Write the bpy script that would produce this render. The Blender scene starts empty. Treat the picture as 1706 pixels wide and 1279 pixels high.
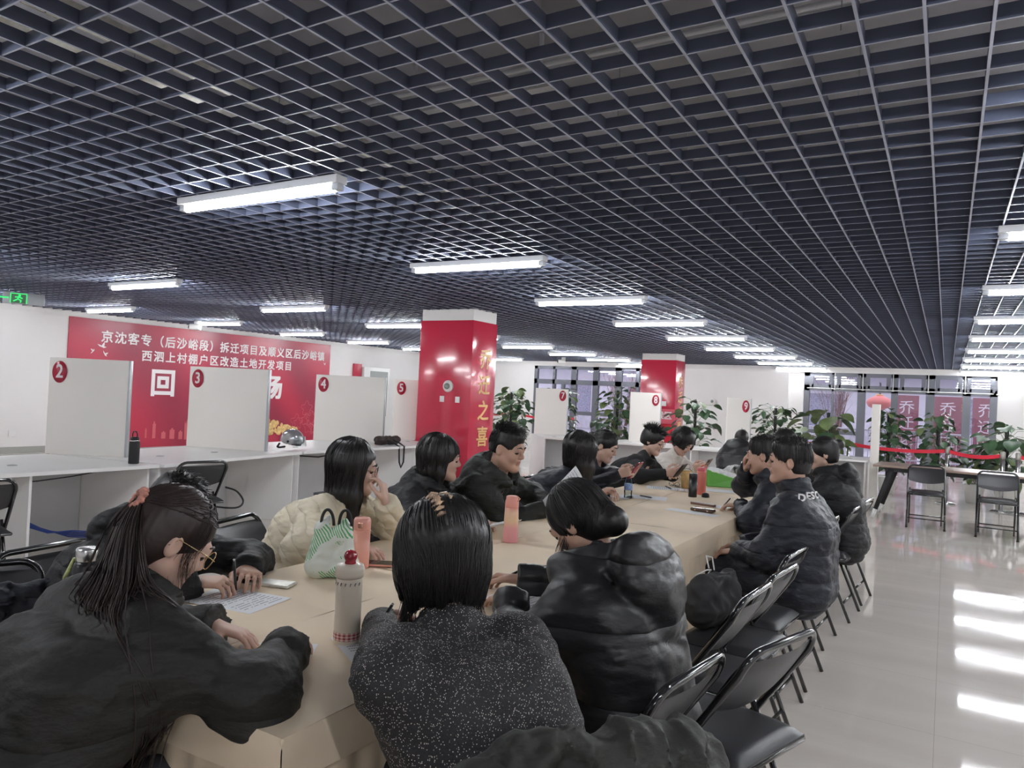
import bpy, math, random
import numpy as np
from mathutils import Vector, Matrix
sc = bpy.context.scene
COL = sc.collection
# ---------------------------------------------------------------- camera
YAW, PITCH, ROLL = 0.5386918, 0.0129521, 0.0478399
_f = Vector((-math.sin(YAW)*math.cos(PITCH), math.cos(YAW)*math.cos(PITCH), math.sin(PITCH)))
_r = Vector((math.cos(YAW), math.sin(YAW), 0)); _u = _r.cross(_f)
_r2 = _r*math.cos(ROLL)+_u*math.sin(ROLL); _u2 = -_r*math.sin(ROLL)+_u*math.cos(ROLL)
cam_data = bpy.data.cameras.new('camera'); cam = bpy.data.objects.new('camera', cam_data); COL.objects.link(cam)
_m = Matrix((_r2, _u2, -_f)).transposed().to_4x4(); _m.translation = Vector((0, 0, 1.5)); cam.matrix_world = _m
cam_data.sensor_fit = 'HORIZONTAL'; cam_data.sensor_width = 36; cam_data.lens = 1214.8/1706*36
cam_data.clip_start = 0.05; cam_data.clip_end = 200
sc.camera = cam
# ---------------------------------------------------------------- world and exposure
w = bpy.data.worlds.new('sky'); sc.world = w; w.use_nodes = True
w.node_tree.nodes['Background'].inputs[0].default_value = (0.86, 0.88, 1.0, 1)
w.node_tree.nodes['Background'].inputs[1].default_value = 0.75
sc.view_settings.view_transform = 'Standard'; sc.view_settings.look = 'None'
sc.view_settings.gamma = 1; sc.view_settings.use_curve_mapping = False
sc.view_settings.exposure = 1.56
TUBE_STRENGTH = 38.0
sc.cycles.max_bounces = 7; sc.cycles.diffuse_bounces = 4; sc.cycles.glossy_bounces = 3
sc.cycles.transmission_bounces = 6; sc.cycles.transparent_max_bounces = 10
sc.cycles.caustics_reflective = False; sc.cycles.caustics_refractive = False
sc.cycles.sample_clamp_indirect = 6
sc.cycles.use_light_tree = True

# ---------------------------------------------------------------- materials
def nt(m): return m.node_tree.nodes, m.node_tree.links
def mat(name, col, rough=0.5, metal=0.0, var=0.0, vscale=20, bump=0.0, bscale=60, spec=None, emit=None, estr=1.0,
        sheen=0.0, trans=0.0, stretch=None, coat=0.0, sss=0.0, bdist=0.003):
    """Procedural principled material: noise-varied colour, noise bump."""
    m = bpy.data.materials.new(name); m.use_nodes = True
    n, l = nt(m); b = n['Principled BSDF']
    c = tuple(col)+(1,)
    b.inputs['Base Color'].default_value = c
    b.inputs['Roughness'].default_value = rough; b.inputs['Metallic'].default_value = metal
    if spec is not None: b.inputs['Specular IOR Level'].default_value = spec
    if sheen: b.inputs['Sheen Weight'].default_value = sheen
    if coat: b.inputs['Coat Weight'].default_value = coat; b.inputs['Coat Roughness'].default_value = 0.08
    if trans: b.inputs['Transmission Weight'].default_value = trans
    if sss:
        b.inputs['Subsurface Weight'].default_value = sss; b.inputs['Subsurface Radius'].default_value = (0.012, 0.005, 0.003); b.inputs['Subsurface Scale'].default_value = 1.0
    if emit:
        b.inputs['Emission Color'].default_value = tuple(emit)+(1,); b.inputs['Emission Strength'].default_value = estr
    if var or bump:
        tc = n.new('ShaderNodeTexCoord'); mp = n.new('ShaderNodeMapping'); l.new(tc.outputs['Object'], mp.inputs[0])
        if stretch: mp.inputs['Scale'].default_value = stretch
    if var:
        tx = n.new('ShaderNodeTexNoise'); tx.inputs['Scale'].default_value = vscale; tx.inputs['Detail'].default_value = 4
        l.new(mp.outputs[0], tx.inputs['Vector'])
        rp = n.new('ShaderNodeValToRGB'); l.new(tx.outputs['Fac'], rp.inputs[0])
        rp.color_ramp.elements[0].position = 0.3; rp.color_ramp.elements[1].position = 0.7
        rp.color_ramp.elements[0].color = tuple(max(0, x*(1-var)) for x in col)+(1,)
        rp.color_ramp.elements[1].color = tuple(min(1, x*(1+var)) for x in col)+(1,)
        l.new(rp.outputs[0], b.inputs['Base Color'])
    if bump:
        tb = n.new('ShaderNodeTexNoise'); tb.inputs['Scale'].default_value = bscale; tb.inputs['Detail'].default_value = 3
        l.new(mp.outputs[0], tb.inputs['Vector'])
        bp = n.new('ShaderNodeBump'); bp.inputs['Strength'].default_value = bump; bp.inputs['Distance'].default_value = bdist
        l.new(tb.outputs['Fac'], bp.inputs['Height']); l.new(bp.outputs[0], b.inputs['Normal'])
    return m
def emitmat(name, col, s):
    m = bpy.data.materials.new(name); m.use_nodes = True
    n, l = nt(m); n.remove(n['Principled BSDF']); e = n.new('ShaderNodeEmission')
    e.inputs[0].default_value = tuple(col)+(1,); e.inputs[1].default_value = s
    l.new(e.outputs[0], n['Material Output'].inputs[0]); return m
def glassmat(name, tint=(1, 1, 1), rough=0.0, ior=1.45, boost=1.0):
    """Thin pane: fresnel mix of clear transmission and mirror reflection."""
    m = bpy.data.materials.new(name); m.use_nodes = True
    n, l = nt(m); n.remove(n['Principled BSDF'])
    t = n.new('ShaderNodeBsdfTransparent'); t.inputs[0].default_value = tuple(tint)+(1,)
    g = n.new('ShaderNodeBsdfGlossy'); g.inputs['Roughness'].default_value = rough
    f = n.new('ShaderNodeFresnel'); f.inputs[0].default_value = ior
    mx = n.new('ShaderNodeMixShader'); ml = n.new('ShaderNodeMath'); ml.operation = 'MULTIPLY'; ml.inputs[1].default_value = boost; ml.use_clamp = True
    l.new(f.outputs[0], ml.inputs[0]); l.new(ml.outputs[0], mx.inputs[0]); l.new(t.outputs[0], mx.inputs[1]); l.new(g.outputs[0], mx.inputs[2])
    l.new(mx.outputs[0], n['Material Output'].inputs[0]); return m

M = {}
M['white_wall'] = mat('white_wall', (0.78, 0.76, 0.75), 0.6, var=0.02, vscale=1.5, bump=0.05, bscale=200)
M['slab'] = mat('slab', (0.36, 0.355, 0.385), 0.8, var=0.25, vscale=1.2)
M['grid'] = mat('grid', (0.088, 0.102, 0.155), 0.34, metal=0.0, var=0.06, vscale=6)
M['grid_underside_lit'] = mat('grid_underside_lit', (0.47, 0.50, 0.61), 0.4, metal=0.2)  # undersides of the same blades, painted lighter for light bounced off the floor
M['housing'] = mat('housing', (0.75, 0.76, 0.78), 0.4)
M['tube'] = emitmat('tube', (0.94, 0.97, 1.0), TUBE_STRENGTH)
M['endcap'] = mat('endcap', (0.6, 0.62, 0.66), 0.35, metal=0.3)
M['steel'] = mat('steel', (0.6, 0.6, 0.6), 0.25, metal=1.0)
M['tray'] = mat('tray', (0.88, 0.86, 0.78), 0.5, var=0.12, vscale=30, bump=0.4, bscale=90)
M['galv'] = mat('galv', (0.75, 0.74, 0.68), 0.35, metal=0.7, var=0.2, vscale=30, bump=0.4, bscale=90)
M['black_metal'] = mat('black_metal', (0.012, 0.012, 0.013), 0.14, coat=0.6)
M['vinyl'] = mat('vinyl', (0.03, 0.03, 0.033), 0.36, bump=0.15, bscale=400)
M['rubber'] = mat('rubber', (0.02, 0.02, 0.02), 0.8)
M['panel_white'] = mat('panel_white', (0.90, 0.865, 0.815), 0.45, var=0.015, vscale=2)
M['desk_white'] = mat('desk_white', (0.86, 0.84, 0.83), 0.3, var=0.015, vscale=3)
M['desk_grey'] = mat('desk_grey', (0.64, 0.64, 0.65), 0.5, var=0.03, vscale=3)
M['alu'] = mat('alu', (0.5, 0.52, 0.54), 0.35, metal=0.6)
M['red_disc'] = mat('red_disc', (0.42, 0.02, 0.05), 0.35)
M['white_print'] = mat('white_print', (0.85, 0.82, 0.82), 0.5)
M['gold_print'] = mat('gold_print', (0.86, 0.52, 0.20), 0.4)
M['red_gloss'] = mat('red_gloss', (0.56, 0.030, 0.068), 0.16, coat=0.5, bump=0.06, bscale=35, bdist=0.006)
M['win_frame'] = mat('win_frame', (0.13, 0.135, 0.16), 0.4, metal=0.2)
M['pane'] = glassmat('pane', (0.93, 0.92, 0.97), 0.0, 1.5, 1.5)
M['clear_plastic'] = glassmat('clear_plastic', (0.9, 0.95, 0.95), 0.05, 1.4, 1.2)
M['belt_red'] = mat('belt_red', (0.72, 0.02, 0.05), 0.55)
M['leaf'] = mat('leaf', (0.050, 0.098, 0.048), 0.38, var=0.45, vscale=7)
M['leaf_light'] = mat('leaf_light', (0.14, 0.19, 0.075), 0.4, var=0.35, vscale=7)
M['moss_pole'] = mat('moss_pole', (0.03, 0.03, 0.032), 0.9)
M['pot_white'] = mat('pot_white', (0.78, 0.78, 0.76), 0.3)
M['soil'] = mat('soil', (0.05, 0.035, 0.025), 0.95)
M['cloth'] = mat('cloth', (0.80, 0.655, 0.485), 0.75, var=0.04, vscale=3, bump=0.25, bscale=9, bdist=0.012)
M['wood_brown'] = mat('wood_brown', (0.33, 0.24, 0.20), 0.3, var=0.15, vscale=5, stretch=(1, 14, 1))
M['paper'] = mat('paper', (0.83, 0.83, 0.85), 0.7)
M['ink'] = mat('ink', (0.06, 0.06, 0.09), 0.7)
M['black_plastic'] = mat('black_plastic', (0.015, 0.015, 0.017), 0.3)
M['black_matte'] = mat('black_matte', (0.02, 0.02, 0.022), 0.7, bump=0.3, bscale=60)
M['screen'] = mat('screen', (0.01, 0.01, 0.013), 0.08)
M['cable_blue'] = mat('cable_blue', (0.03, 0.07, 0.32), 0.4)
M['cable_black'] = mat('cable_black', (0.03, 0.03, 0.035), 0.5)
M['table_wood'] = mat('table_wood', (0.4, 0.3, 0.2), 0.5, var=0.1)

def floor_mat():
    m = bpy.data.materials.new('polished_floor'); m.use_nodes = True
    n, l = nt(m); b = n['Principled BSDF']
    tc = n.new('ShaderNodeTexCoord'); mp = n.new('ShaderNodeMapping'); mp.inputs['Scale'].default_value = (0.35, 1.6, 1); mp.inputs['Rotation'].default_value = (0, 0, 0.25)
    l.new(tc.outputs['Object'], mp.inputs[0])
    nz = n.new('ShaderNodeTexNoise'); nz.inputs['Scale'].default_value = 1.6; nz.inputs['Detail'].default_value = 7; nz.inputs['Distortion'].default_value = 0.8
    l.new(mp.outputs[0], nz.inputs['Vector'])
    rp = n.new('ShaderNodeValToRGB'); l.new(nz.outputs['Fac'], rp.inputs[0])
    e = rp.color_ramp.elements
    e[0].position = 0.3; e[0].color = (0.66, 0.605, 0.55, 1); e[1].position = 0.7; e[1].color = (0.76, 0.705, 0.65, 1)
    br = n.new('ShaderNodeTexBrick'); br.offset = 0; br.inputs['Scale'].default_value = 1.0
    br.inputs['Color1'].default_value = (1, 1, 1, 1); br.inputs['Color2'].default_value = (0.97, 0.97, 0.97, 1); br.inputs['Mortar'].default_value = (0.72, 0.7, 0.68, 1)
    br.inputs['Mortar Size'].default_value = 0.0016; br.inputs['Brick Width'].default_value = 0.8; br.inputs['Row Height'].default_value = 0.8
    l.new(tc.outputs['Object'], br.inputs['Vector'])
    mx = n.new('ShaderNodeMixRGB'); mx.blend_type = 'MULTIPLY'; mx.inputs[0].default_value = 1
    l.new(rp.outputs[0], mx.inputs[1]); l.new(br.outputs['Color'], mx.inputs[2]); l.new(mx.outputs[0], b.inputs['Base Color'])
    b.inputs['Roughness'].default_value = 0.045; b.inputs['Specular IOR Level'].default_value = 0.55
    nb = n.new('ShaderNodeTexNoise'); nb.inputs['Scale'].default_value = 2.2; nb.inputs['Detail'].default_value = 2; l.new(tc.outputs['Object'], nb.inputs['Vector'])
    bp = n.new('ShaderNodeBump'); bp.inputs['Strength'].default_value = 0.05; bp.inputs['Distance'].default_value = 0.02
    l.new(nb.outputs['Fac'], bp.inputs['Height']); l.new(bp.outputs[0], b.inputs['Normal'])
    return m
M['floor'] = floor_mat()

# ---------------------------------------------------------------- mesh helpers
class MB:
    """Collects boxes, tubes, lathes and sheets; build() links them as ONE mesh object."""
    def __init__(s): s.v = []; s.f = []; s.mi = []; s.sm = []; s.m = 0
    def add(s, vs, fs, smooth=False):
        o = len(s.v); s.v += [tuple(p) for p in vs]
        for f in fs: s.f.append(tuple(i+o for i in f)); s.mi.append(s.m); s.sm.append(smooth)
        return s
    def box(s, c, d, rz=0, ax=None, bev=0.0):
        x, y, z = d[0]/2, d[1]/2, d[2]/2
        if bev <= 0:
            P = [Vector((a*x, b*y, e*z)) for e in (-1, 1) for b in (-1, 1) for a in (-1, 1)]
            F = [(0, 2, 3, 1), (4, 5, 7, 6), (0, 1, 5, 4), (2, 6, 7, 3), (0, 4, 6, 2), (1, 3, 7, 5)]
        else:
            bm = __import__('bmesh').new(); bmesh = __import__('bmesh')
            bmesh.ops.create_cube(bm, size=1)
            for q in bm.verts: q.co = Vector((q.co.x*2*x, q.co.y*2*y, q.co.z*2*z))
            bmesh.ops.bevel(bm, geom=bm.edges[:], offset=bev, segments=3, affect='EDGES', profile=0.5)
            bm.verts.ensure_lookup_table(); bm.verts.index_update()
            P = [q.co.copy() for q in bm.verts]; F = [tuple(q.index for q in f.verts) for f in bm.faces]; bm.free()
        R = Matrix.Rotation(rz, 3, 'Z') if ax is None else ax
        return s.add([R @ p+Vector(c) for p in P], F, bev > 0)
    def tube(s, path, r, n=8, closed=False, caps=True):
        P = [Vector(p) for p in path]; k = len(P); vs = []; fs = []
        rr = r if isinstance(r, (list, tuple)) else [r]*k
        up = None
        for i in range(k):
            a = P[(i-1) % k] if (closed or i > 0) else P[i]; b = P[(i+1) % k] if (closed or i < k-1) else P[i]
            t = (b-a).normalized() if (b-a).length > 1e-9 else Vector((0, 0, 1))
            if up is None: up = t.orthogonal().normalized()
            up = (up-t*up.dot(t)); up = up.normalized() if up.length > 1e-6 else t.orthogonal().normalized()
            w_ = t.cross(up)
            for j in range(n):
                q = 2*math.pi*j/n; vs.append(P[i]+(up*math.cos(q)+w_*math.sin(q))*rr[i])
        for i in range(k if closed else k-1):
            for j in range(n):
                a = i*n+j; b = i*n+(j+1) % n; c = ((i+1) % k)*n+(j+1) % n; d = ((i+1) % k)*n+j
                fs.append((a, b, c, d))
        if caps and not closed: fs += [tuple(range(n))[::-1], tuple((k-1)*n+j for j in range(n))]
        return s.add(vs, fs, True)
    def lathe(s, prof, c=(0, 0, 0), n=24, ax=None, sx=1, sy=1):
        vs = []; fs = []; k = len(prof)
        for (r, z) in prof:
            for j in range(n):
                q = 2*math.pi*j/n; p = Vector((r*math.cos(q)*sx, r*math.sin(q)*sy, z))
                if ax is not None: p = ax @ p
                vs.append(p+Vector(c))
        for i in range(k-1):
            for j in range(n): fs.append((i*n+j, i*n+(j+1) % n, (i+1)*n+(j+1) % n, (i+1)*n+j))
        if prof[0][0] > 1e-6: fs.append(tuple(range(n))[::-1])
        if prof[-1][0] > 1e-6: fs.append(tuple((k-1)*n+j for j in range(n)))
        return s.add(vs, fs, True)
    def grid(s, fn, nu, nv, smooth=True):
        vs = [fn(i/nu, j/nv) for j in range(nv+1) for i in range(nu+1)]
        fs = [(j*(nu+1)+i, j*(nu+1)+i+1, (j+1)*(nu+1)+i+1, (j+1)*(nu+1)+i) for j in range(nv) for i in range(nu)]
        return s.add(vs, fs, smooth)
    def quad(s, a, b, c, d): return s.add([a, b, c, d], [(0, 1, 2, 3)])
    def build(s, name, mats, parent=None, loc=None, rz=0):
        me = bpy.data.meshes.new(name); me.from_pydata([tuple(v) for v in s.v], [], s.f)
        for m_ in (mats if isinstance(mats, (list, tuple)) else [mats]): me.materials.append(m_)
        me.polygons.foreach_set('material_index', s.mi); me.polygons.foreach_set('use_smooth', s.sm)
        me.update()
        return link(name, me, parent, loc, rz)
def link(name, me, parent=None, loc=None, rz=0):
    o = bpy.data.objects.new(name, me); COL.objects.link(o)
    if parent is not None: o.parent = parent
    if loc is not None: o.location = loc
    if rz: o.rotation_euler = (0, 0, rz)
    return o
def tag(o, label, cat, group=None, kind=None):
    o['label'] = label; o['category'] = cat
    if group: o['group'] = group
    if kind: o['kind'] = kind
    return o
def thing(name, label, cat, loc=(0, 0, 0), rz=0, group=None, kind=None):
    o = bpy.data.objects.new(name, None); COL.objects.link(o); o.empty_display_size = 0.1
    o.location = loc; o.rotation_euler = (0, 0, rz)
    return tag(o, label, cat, group, kind)
KIDS = {}
def copy_tree(o, parent=None):
    c = o.copy(); COL.objects.link(c)
    if parent is not None: c.parent = parent
    for ch in [q for q in o.children]: copy_tree(ch, c)
    return c
def sub(o, lv=1):
    m_ = o.modifiers.new('subsurf', 'SUBSURF'); m_.levels = lv; m_.render_levels = lv; return o
def text(name, body, size, mtl, parent, loc, axx, axz, off=0.0, sx=1.0, align='CENTER', ext=0.002):
    """off thickens the strokes by laying slightly shifted copies of the outline over each other."""
    """Lettering as a mesh: axx = reading direction, axz = up direction."""
    cu = bpy.data.curves.new(name, 'FONT'); cu.body = body; cu.size = size; cu.align_x = align; cu.align_y = 'CENTER'
    cu.extrude = ext; cu.resolution_u = 3
    t = bpy.data.objects.new(name+'_tmp', cu); COL.objects.link(t)
    bpy.context.view_layer.update()
    dg = bpy.context.evaluated_depsgraph_get()
    me = bpy.data.meshes.new_from_object(t.evaluated_get(dg)); bpy.data.objects.remove(t); bpy.data.curves.remove(cu)
    me.name = name; me.materials.clear(); me.materials.append(mtl)
    X = Vector(axx).normalized(); Z = Vector(axz).normalized(); N = X.cross(Z)
    mt = Matrix((X*sx, Z, N)).transposed().to_4x4(); mt.translation = Vector(loc)
    if off:
        vs = [tuple(v.co) for v in me.vertices]; fs = [tuple(p.vertices) for p in me.polygons]; b = MB(); o_ = off*1.3
        for k_, (dx, dy) in enumerate(((-o_, -o_), (o_, -o_), (-o_, o_), (o_, o_), (0, 0))): b.add([(x+dx, y+dy, z+k_*0.0001) for x, y, z in vs], fs)
        me.clear_geometry(); me.from_pydata(b.v, [], b.f); me.update()
    me.transform(mt)
    return link(name, me, parent)
ORD = ['first', 'second', 'third', 'fourth', 'fifth', 'sixth', 'seventh', 'eighth', 'ninth', 'tenth', 'eleventh', 'twelfth']
# ================================================================ the room
ZC = 2.6536
XL, XR, YB, YF = -14.3, 6.0, 22.0, -5.0
PI = 0.1735
tag(MB().box(((XL+XR)/2, (YB+YF)/2, -0.05), (XR-XL+0.4, YB-YF+0.4, 0.1)).build('floor', M['floor']), 'polished beige tile floor of the hall', 'floor', kind='structure')
tag(MB().box(((XL+XR)/2, (YB+YF)/2, 3.35), (XR-XL+0.4, YB-YF+0.4, 0.1)).build('ceiling', M['slab']), 'dark concrete slab above the open grid ceiling', 'ceiling', kind='structure')
tag(MB().box((XL-0.1, (YB+YF)/2, 1.65), (0.2, YB-YF+0.4, 3.3)).build('wall_left', M['white_wall']), 'white plain wall behind the red banner', 'wall', kind='structure')
tag(MB().box((XR+0.1, (YB+YF)/2, 1.65), (0.2, YB-YF+0.4, 3.3)).build('wall_right', M['white_wall']), 'white wall on the right side of the hall', 'wall', kind='structure')
tag(MB().box(((XL+XR)/2, YF-0.1, 1.65), (XR-XL, 0.2, 3.3)).build('wall_front', M['white_wall']), 'white wall behind the photographer', 'wall', kind='structure')
W1 = (-12.25, -8.1); W2 = (-3.5, 1.08); WT = 2.5
b = MB()
for x0, x1 in ((XL, W1[0]), (W1[1], W2[0]), (W2[1], XR)): b.box(((x0+x1)/2, YB+0.1, 1.65), (x1-x0, 0.2, 3.3))
for x0, x1 in (W1, W2): b.box(((x0+x1)/2, YB+0.1, (WT+3.3)/2), (x1-x0, 0.2, 3.3-WT))
b.box((-4.9, YB-0.06, 1.3), (2.0, 0.12, 2.6))
tag(b.build('wall_back', M['white_wall']), 'white far wall with two glazed openings', 'wall', kind='structure')
tag(MB().box((XL+0.006, -0.5, 0.06), (0.012, 15.9, 0.12)).build('baseboard_left', mat('skirting', (0.36, 0.36, 0.33), 0.5)), 'grey green skirting along the left white wall', 'baseboard', kind='structure')
# open grid: blades both ways, one mesh
b = MB(); bh, bt = 0.05, 0.0095
nx0 = -3.54528*PI; ny0 = 13.5212*PI
i0 = int((XL-nx0)/PI)+1
for i in range(i0, int((XR-nx0)/PI)+1):
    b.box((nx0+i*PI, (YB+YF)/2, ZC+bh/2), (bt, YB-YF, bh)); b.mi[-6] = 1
for j in range(int((YF-ny0)/PI)+1, int((YB-ny0)/PI)+1):
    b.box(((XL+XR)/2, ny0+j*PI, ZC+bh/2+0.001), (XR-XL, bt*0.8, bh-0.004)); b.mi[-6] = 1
tag(b.build('ceiling_grid', [M['grid'], M['grid_underside_lit']]), 'dark grey open square grid ceiling over the whole hall', 'ceiling grid', kind='structure')

# ---------------------------------------------------------------- fluorescent battens
LL = 1.40
def make_lamp():
    t = thing('fluorescent_lamp', '', 'ceiling light', (0, 0, 0), 0, 'fluorescent battens under the grid ceiling')
    MB().box((0, 0, -0.022), (LL, 0.085, 0.044), bev=0.004).build('housing', M['housing'], t)
    for s in (-1, 1):
        MB().box((s*(LL/2-0.03), 0, -0.062), (0.05, 0.05, 0.04), bev=0.006).build('lamp_holder', M['endcap'], t)
    MB().tube([(-LL/2+0.05, 0, -0.072), (LL/2-0.05, 0, -0.072)], 0.017, 10).build('tube', M['tube'], t)
    return t
proto = make_lamp(); first = True
rows = [(-12.45, 'far left row by the banner wall'), (-8.46, 'row left of the red columns'), (-3.6, 'middle row over the meeting table'), (0.93, 'right row over the bare floor'), (4.6, 'unseen row added along the right wall')]  # last row lies wholly out of view, added for its light
for x, rn in rows:
    k = 0
    for i in range(-2, 9):  # nearest lamps of each row are out of view, added to brighten the hall
        y = 2.925+2.37*i
        if x < -10 and i < 0: continue
        o = proto if first else copy_tree(proto); first = False
        if x == -12.45: y = 7.2+2.18*(i-2)
        o.location = (x, y, ZC)
        k += 1
        o['label'] = f'{ORD[k-1]} white fluorescent batten from the front in the {rn}'
# ---------------------------------------------------------------- services above the grid
for x, nm in ((-3.54, 'left'), (-3.22, 'right')):
    b = MB()
    b.box((x, 7, 2.99), (0.11, 24, 0.006)); b.box((x-0.057, 7, 3.01), (0.004, 24, 0.05)); b.box((x+0.057, 7, 3.01), (0.004, 24, 0.05))
    tag(b.build('cable_tray', M['tray']), f'shiny galvanised cable tray above the grid, {nm} one of two', 'cable tray')
b = MB(); b.tube([(-9, 2.87, 3.0), (5, 2.87, 3.0)], 0.012, 8)
tag(b.build('conduit', M['housing']), 'pale conduit pipe running across above the grid, nearer of two', 'pipe')
b = MB(); b.tube([(-9, 2.93, 3.0), (5, 2.93, 3.0)], 0.012, 8)
tag(b.build('conduit', M['housing']), 'pale conduit pipe running across above the grid, farther of two', 'pipe')
tag(MB().box((-2.2, 3.14, 3.03), (1.0, 0.1, 0.05)).box((-2.6, 3.14, 3.18), (.02, .02, .25)).box((-1.8, 3.14, 3.18), (.02, .02, .25)).build('duct', M['housing']), 'short white trunking piece above the grid behind the conduits', 'duct')
b = MB()
for y in (6.5, 11.0, 15.5): b.box((-4, y, 3.2), (19, 0.5, 0.16))
tag(b.build('ceiling_beam', M['slab']), 'dark beams under the slab above the grid', 'beam', kind='structure')

b = MB(); rnd = random.Random(3)
for ix in range(16):
    for iy in range(22):
        x, y = -13.5+ix*1.2+rnd.uniform(-.1, .1), -2.0+iy*1.1+rnd.uniform(-.1, .1)
        b.box((x, y, (ZC+3.3)/2+.02), (.004, .004, 3.3-ZC-.04))
tag(b.build('ceiling_hangers', M['alu']), 'thin hanger wires between the slab and the grid', 'hanger wires', kind='structure')
# ---------------------------------------------------------------- glazed far openings
def window(name, x0, x1, xs, heads, label, trans=1.92):
    t = thing(name, label, 'window', ((x0+x1)/2, YB, 0), 0, None, 'structure'); cx = (x0+x1)/2
    b = MB()
    for x, wd in xs: b.box((x-cx, 0.05, WT/2), (wd, 0.12, WT))
    b.box((0, 0.05, WT-0.05), (x1-x0, 0.12, 0.1)); b.box((0, 0.05, trans+0.05), (x1-x0, 0.12, 0.16)); b.box((0, 0.05, 0.06), (x1-x0, 0.12, 0.12))
    for h in heads: b.box((h[0]-cx, 0.05, h[2]), (h[1], 0.10, h[3]))
    b.build('window_frame', M['win_frame'], t)
    MB().box((0, 0.05, WT/2), (x1-x0-0.02, 0.008, WT-0.02)).build('pane', M['pane'], t)
    return t
window('window_1', W1[0], W1[1], [(-12.2, .12), (-11.5, .09), (-10.75, .2), (-9.95, .2), (-9.15, .22), (-8.5, .12), (-8.15, .1)],
       [(-11.15, 0.1, 1.0, 2.0), (-10.35, 0.62, 0.95, .12), (-9.55, 0.6, 0.95, .12)], 'grey framed glazed entrance doors beside the farther red column')
window('window_2', W2[0], W2[1], [(-3.42, .14), (-2.75, .05), (-2.02, .2), (-1.22, .16), (-0.39, .2), (0.42, .18), (1.0, .16)],
       [(-2.7, 1.3, 0.85, .1), (-0.8, 0.7, 0.95, .08)], 'wide grey framed window at the far right end of the hall', 2.02)
# top-hung sash frames of the upper lights in window_2
t = bpy.data.objects['window_2']; cx = (W2[0]+W2[1])/2
for i, x in enumerate((-3.05, -2.35, -1.62, -0.8, 0.02, 0.72)):
    MB().box((x-cx-0.25, 0.0, 2.27), (0.1, 0.06, 0.36)).box((x-cx+0.25, 0.0, 2.27), (0.1, 0.06, 0.36)).box((x-cx, 0.0, 2.12), (0.5, 0.06, 0.1)).build('sash', M['win_frame'], t)
    MB().tube([(x-cx+0.36, -0.06, 2.05), (x-cx+0.36, -0.06, 2.5)], 0.012, 6).lathe([(0.0, 0), (0.035, 0.01), (0.03, 0.03), (0, 0.04)], (x-cx+0.36, -0.06, 2.03), 8).build('stay_rod', M['pot_white'], t)
MB().tube([(-2.2, -0.06, 2.06), (2.2, -0.06, 2.06)], 0.012, 6).build('rod', M['pot_white'], t)
tag(MB().box((-5.6, YB-0.03, 2.58), (13.4, 0.06, 0.15)).build('trim_1', M['white_wall']), 'white band over the far windows under the ceiling', 'trim', kind='structure')

# ---------------------------------------------------------------- outside
M['brick_out'] = mat('brick_out', (0.52, 0.50, 0.54), 0.8, var=0.15, vscale=5)
M['render_out'] = mat('render_out', (0.68, 0.66, 0.70), 0.8, var=0.06, vscale=3)
M['tile_out'] = mat('tile_out', (0.32, 0.32, 0.40), 0.6, var=0.4, vscale=25)
M['door_out'] = mat('door_out', (0.33, 0.13, 0.16), 0.6, var=0.1)
M['pave_out'] = mat('pave_out', (0.45, 0.44, 0.47), 0.8, var=0.08)
M['twig'] = mat('twig', (0.23, 0.12, 0.10), 0.8)
M['silver_paint'] = mat('silver_paint', (0.72, 0.72, 0.76), 0.4)
tag(MB().box((-5, 29.2, -0.06), (34, 14, 0.1)).build('street_outside', M['pave_out']), 'pale paved street outside the windows', 'street', kind='structure')
b = MB(); b.box((-6, 32.2, 1.75), (30, 0.4, 3.5)); b.m = 1
for x in (-15.5, -12.0, -7.6, -4.4, 1.2): b.box((x, 31.98, 1.3), (1.6, 0.06, 1.6))
b.m = 2; b.box((-6, 31.97, 0.35), (30, 0.08, 0.7))
t = thing('building_outside', 'grey brick building with curved tile roof across the street', 'building', (-6, 32, 0)); t.location = (0, 0, 0)
b.build('facade', [M['render_out'], M['tile_out'], M['brick_out']], t)
b = MB()
for i in range(150):
    x = -20+i*0.2
    b.tube([(x, 30.6, 3.05), (x, 33, 4.6)], 0.09, 6)
    b.lathe([(0.0, 0), (0.1, 0), (0.1, 0.03), (0, 0.03)], (x, 30.58, 3.05), 8, Matrix.Rotation(math.pi/2, 3, 'X'))
b.box((-6, 31.9, 3.75), (30, 2.9, 0.06), ax=Matrix.Rotation(math.atan2(1.55, 2.4), 3, 'X'))
b.build('roof', M['tile_out'], t)
def red_banner(x, wd, lab):
    t = thing('hanging_banner', lab, 'banner', (x, 24.4, 0), 0, 'red banners outside the far window')
    MB().box((0, 0, 1.0), (wd, 0.05, 2.0)).build('banner_cloth', M['door_out'], t)
    for k, ch in enumerate('乔迁之喜'):
        text('lettering', ch, 0.42, M['white_print'], t, (0, -0.03, 1.62-0.46*k), (1, 0, 0), (0, 0, 1))
red_banner(-1.02, 0.62, 'red banner with pale characters outside, left one through the far right window')
red_banner(0.02, 0.85, 'red banner outside behind the bushiest potted plant, middle one of three')
red_banner(0.95, 0.66, 'red banner with pale characters outside, right one through the far right window')
red_banner(-9.2, 0.7, 'dull red banner outside the glazed doors beside the farther column')
t = thing('shop_sign', 'narrow red signboard with yellow characters outside between two banners', 'sign', (0.42, 24.0, 0))
MB().tube([(0, .05, 0), (0, .05, 2.1)], .025, 8).build('sign_pole', M['silver_paint'], t)
MB().box((0, 0, 1.72), (0.13, 0.05, 0.75)).build('board', mat('sign_red', (0.8, 0.03, 0.03), 0.5), t)
for k, ch in enumerate('开发项目'): text('lettering', ch, 0.16, mat('sign_yellow', (0.9, 0.65, 0.05), 0.5), t, (0, -0.03, 1.98-0.17*k), (1, 0, 0), (0, 0, 1), off=0.003)
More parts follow.
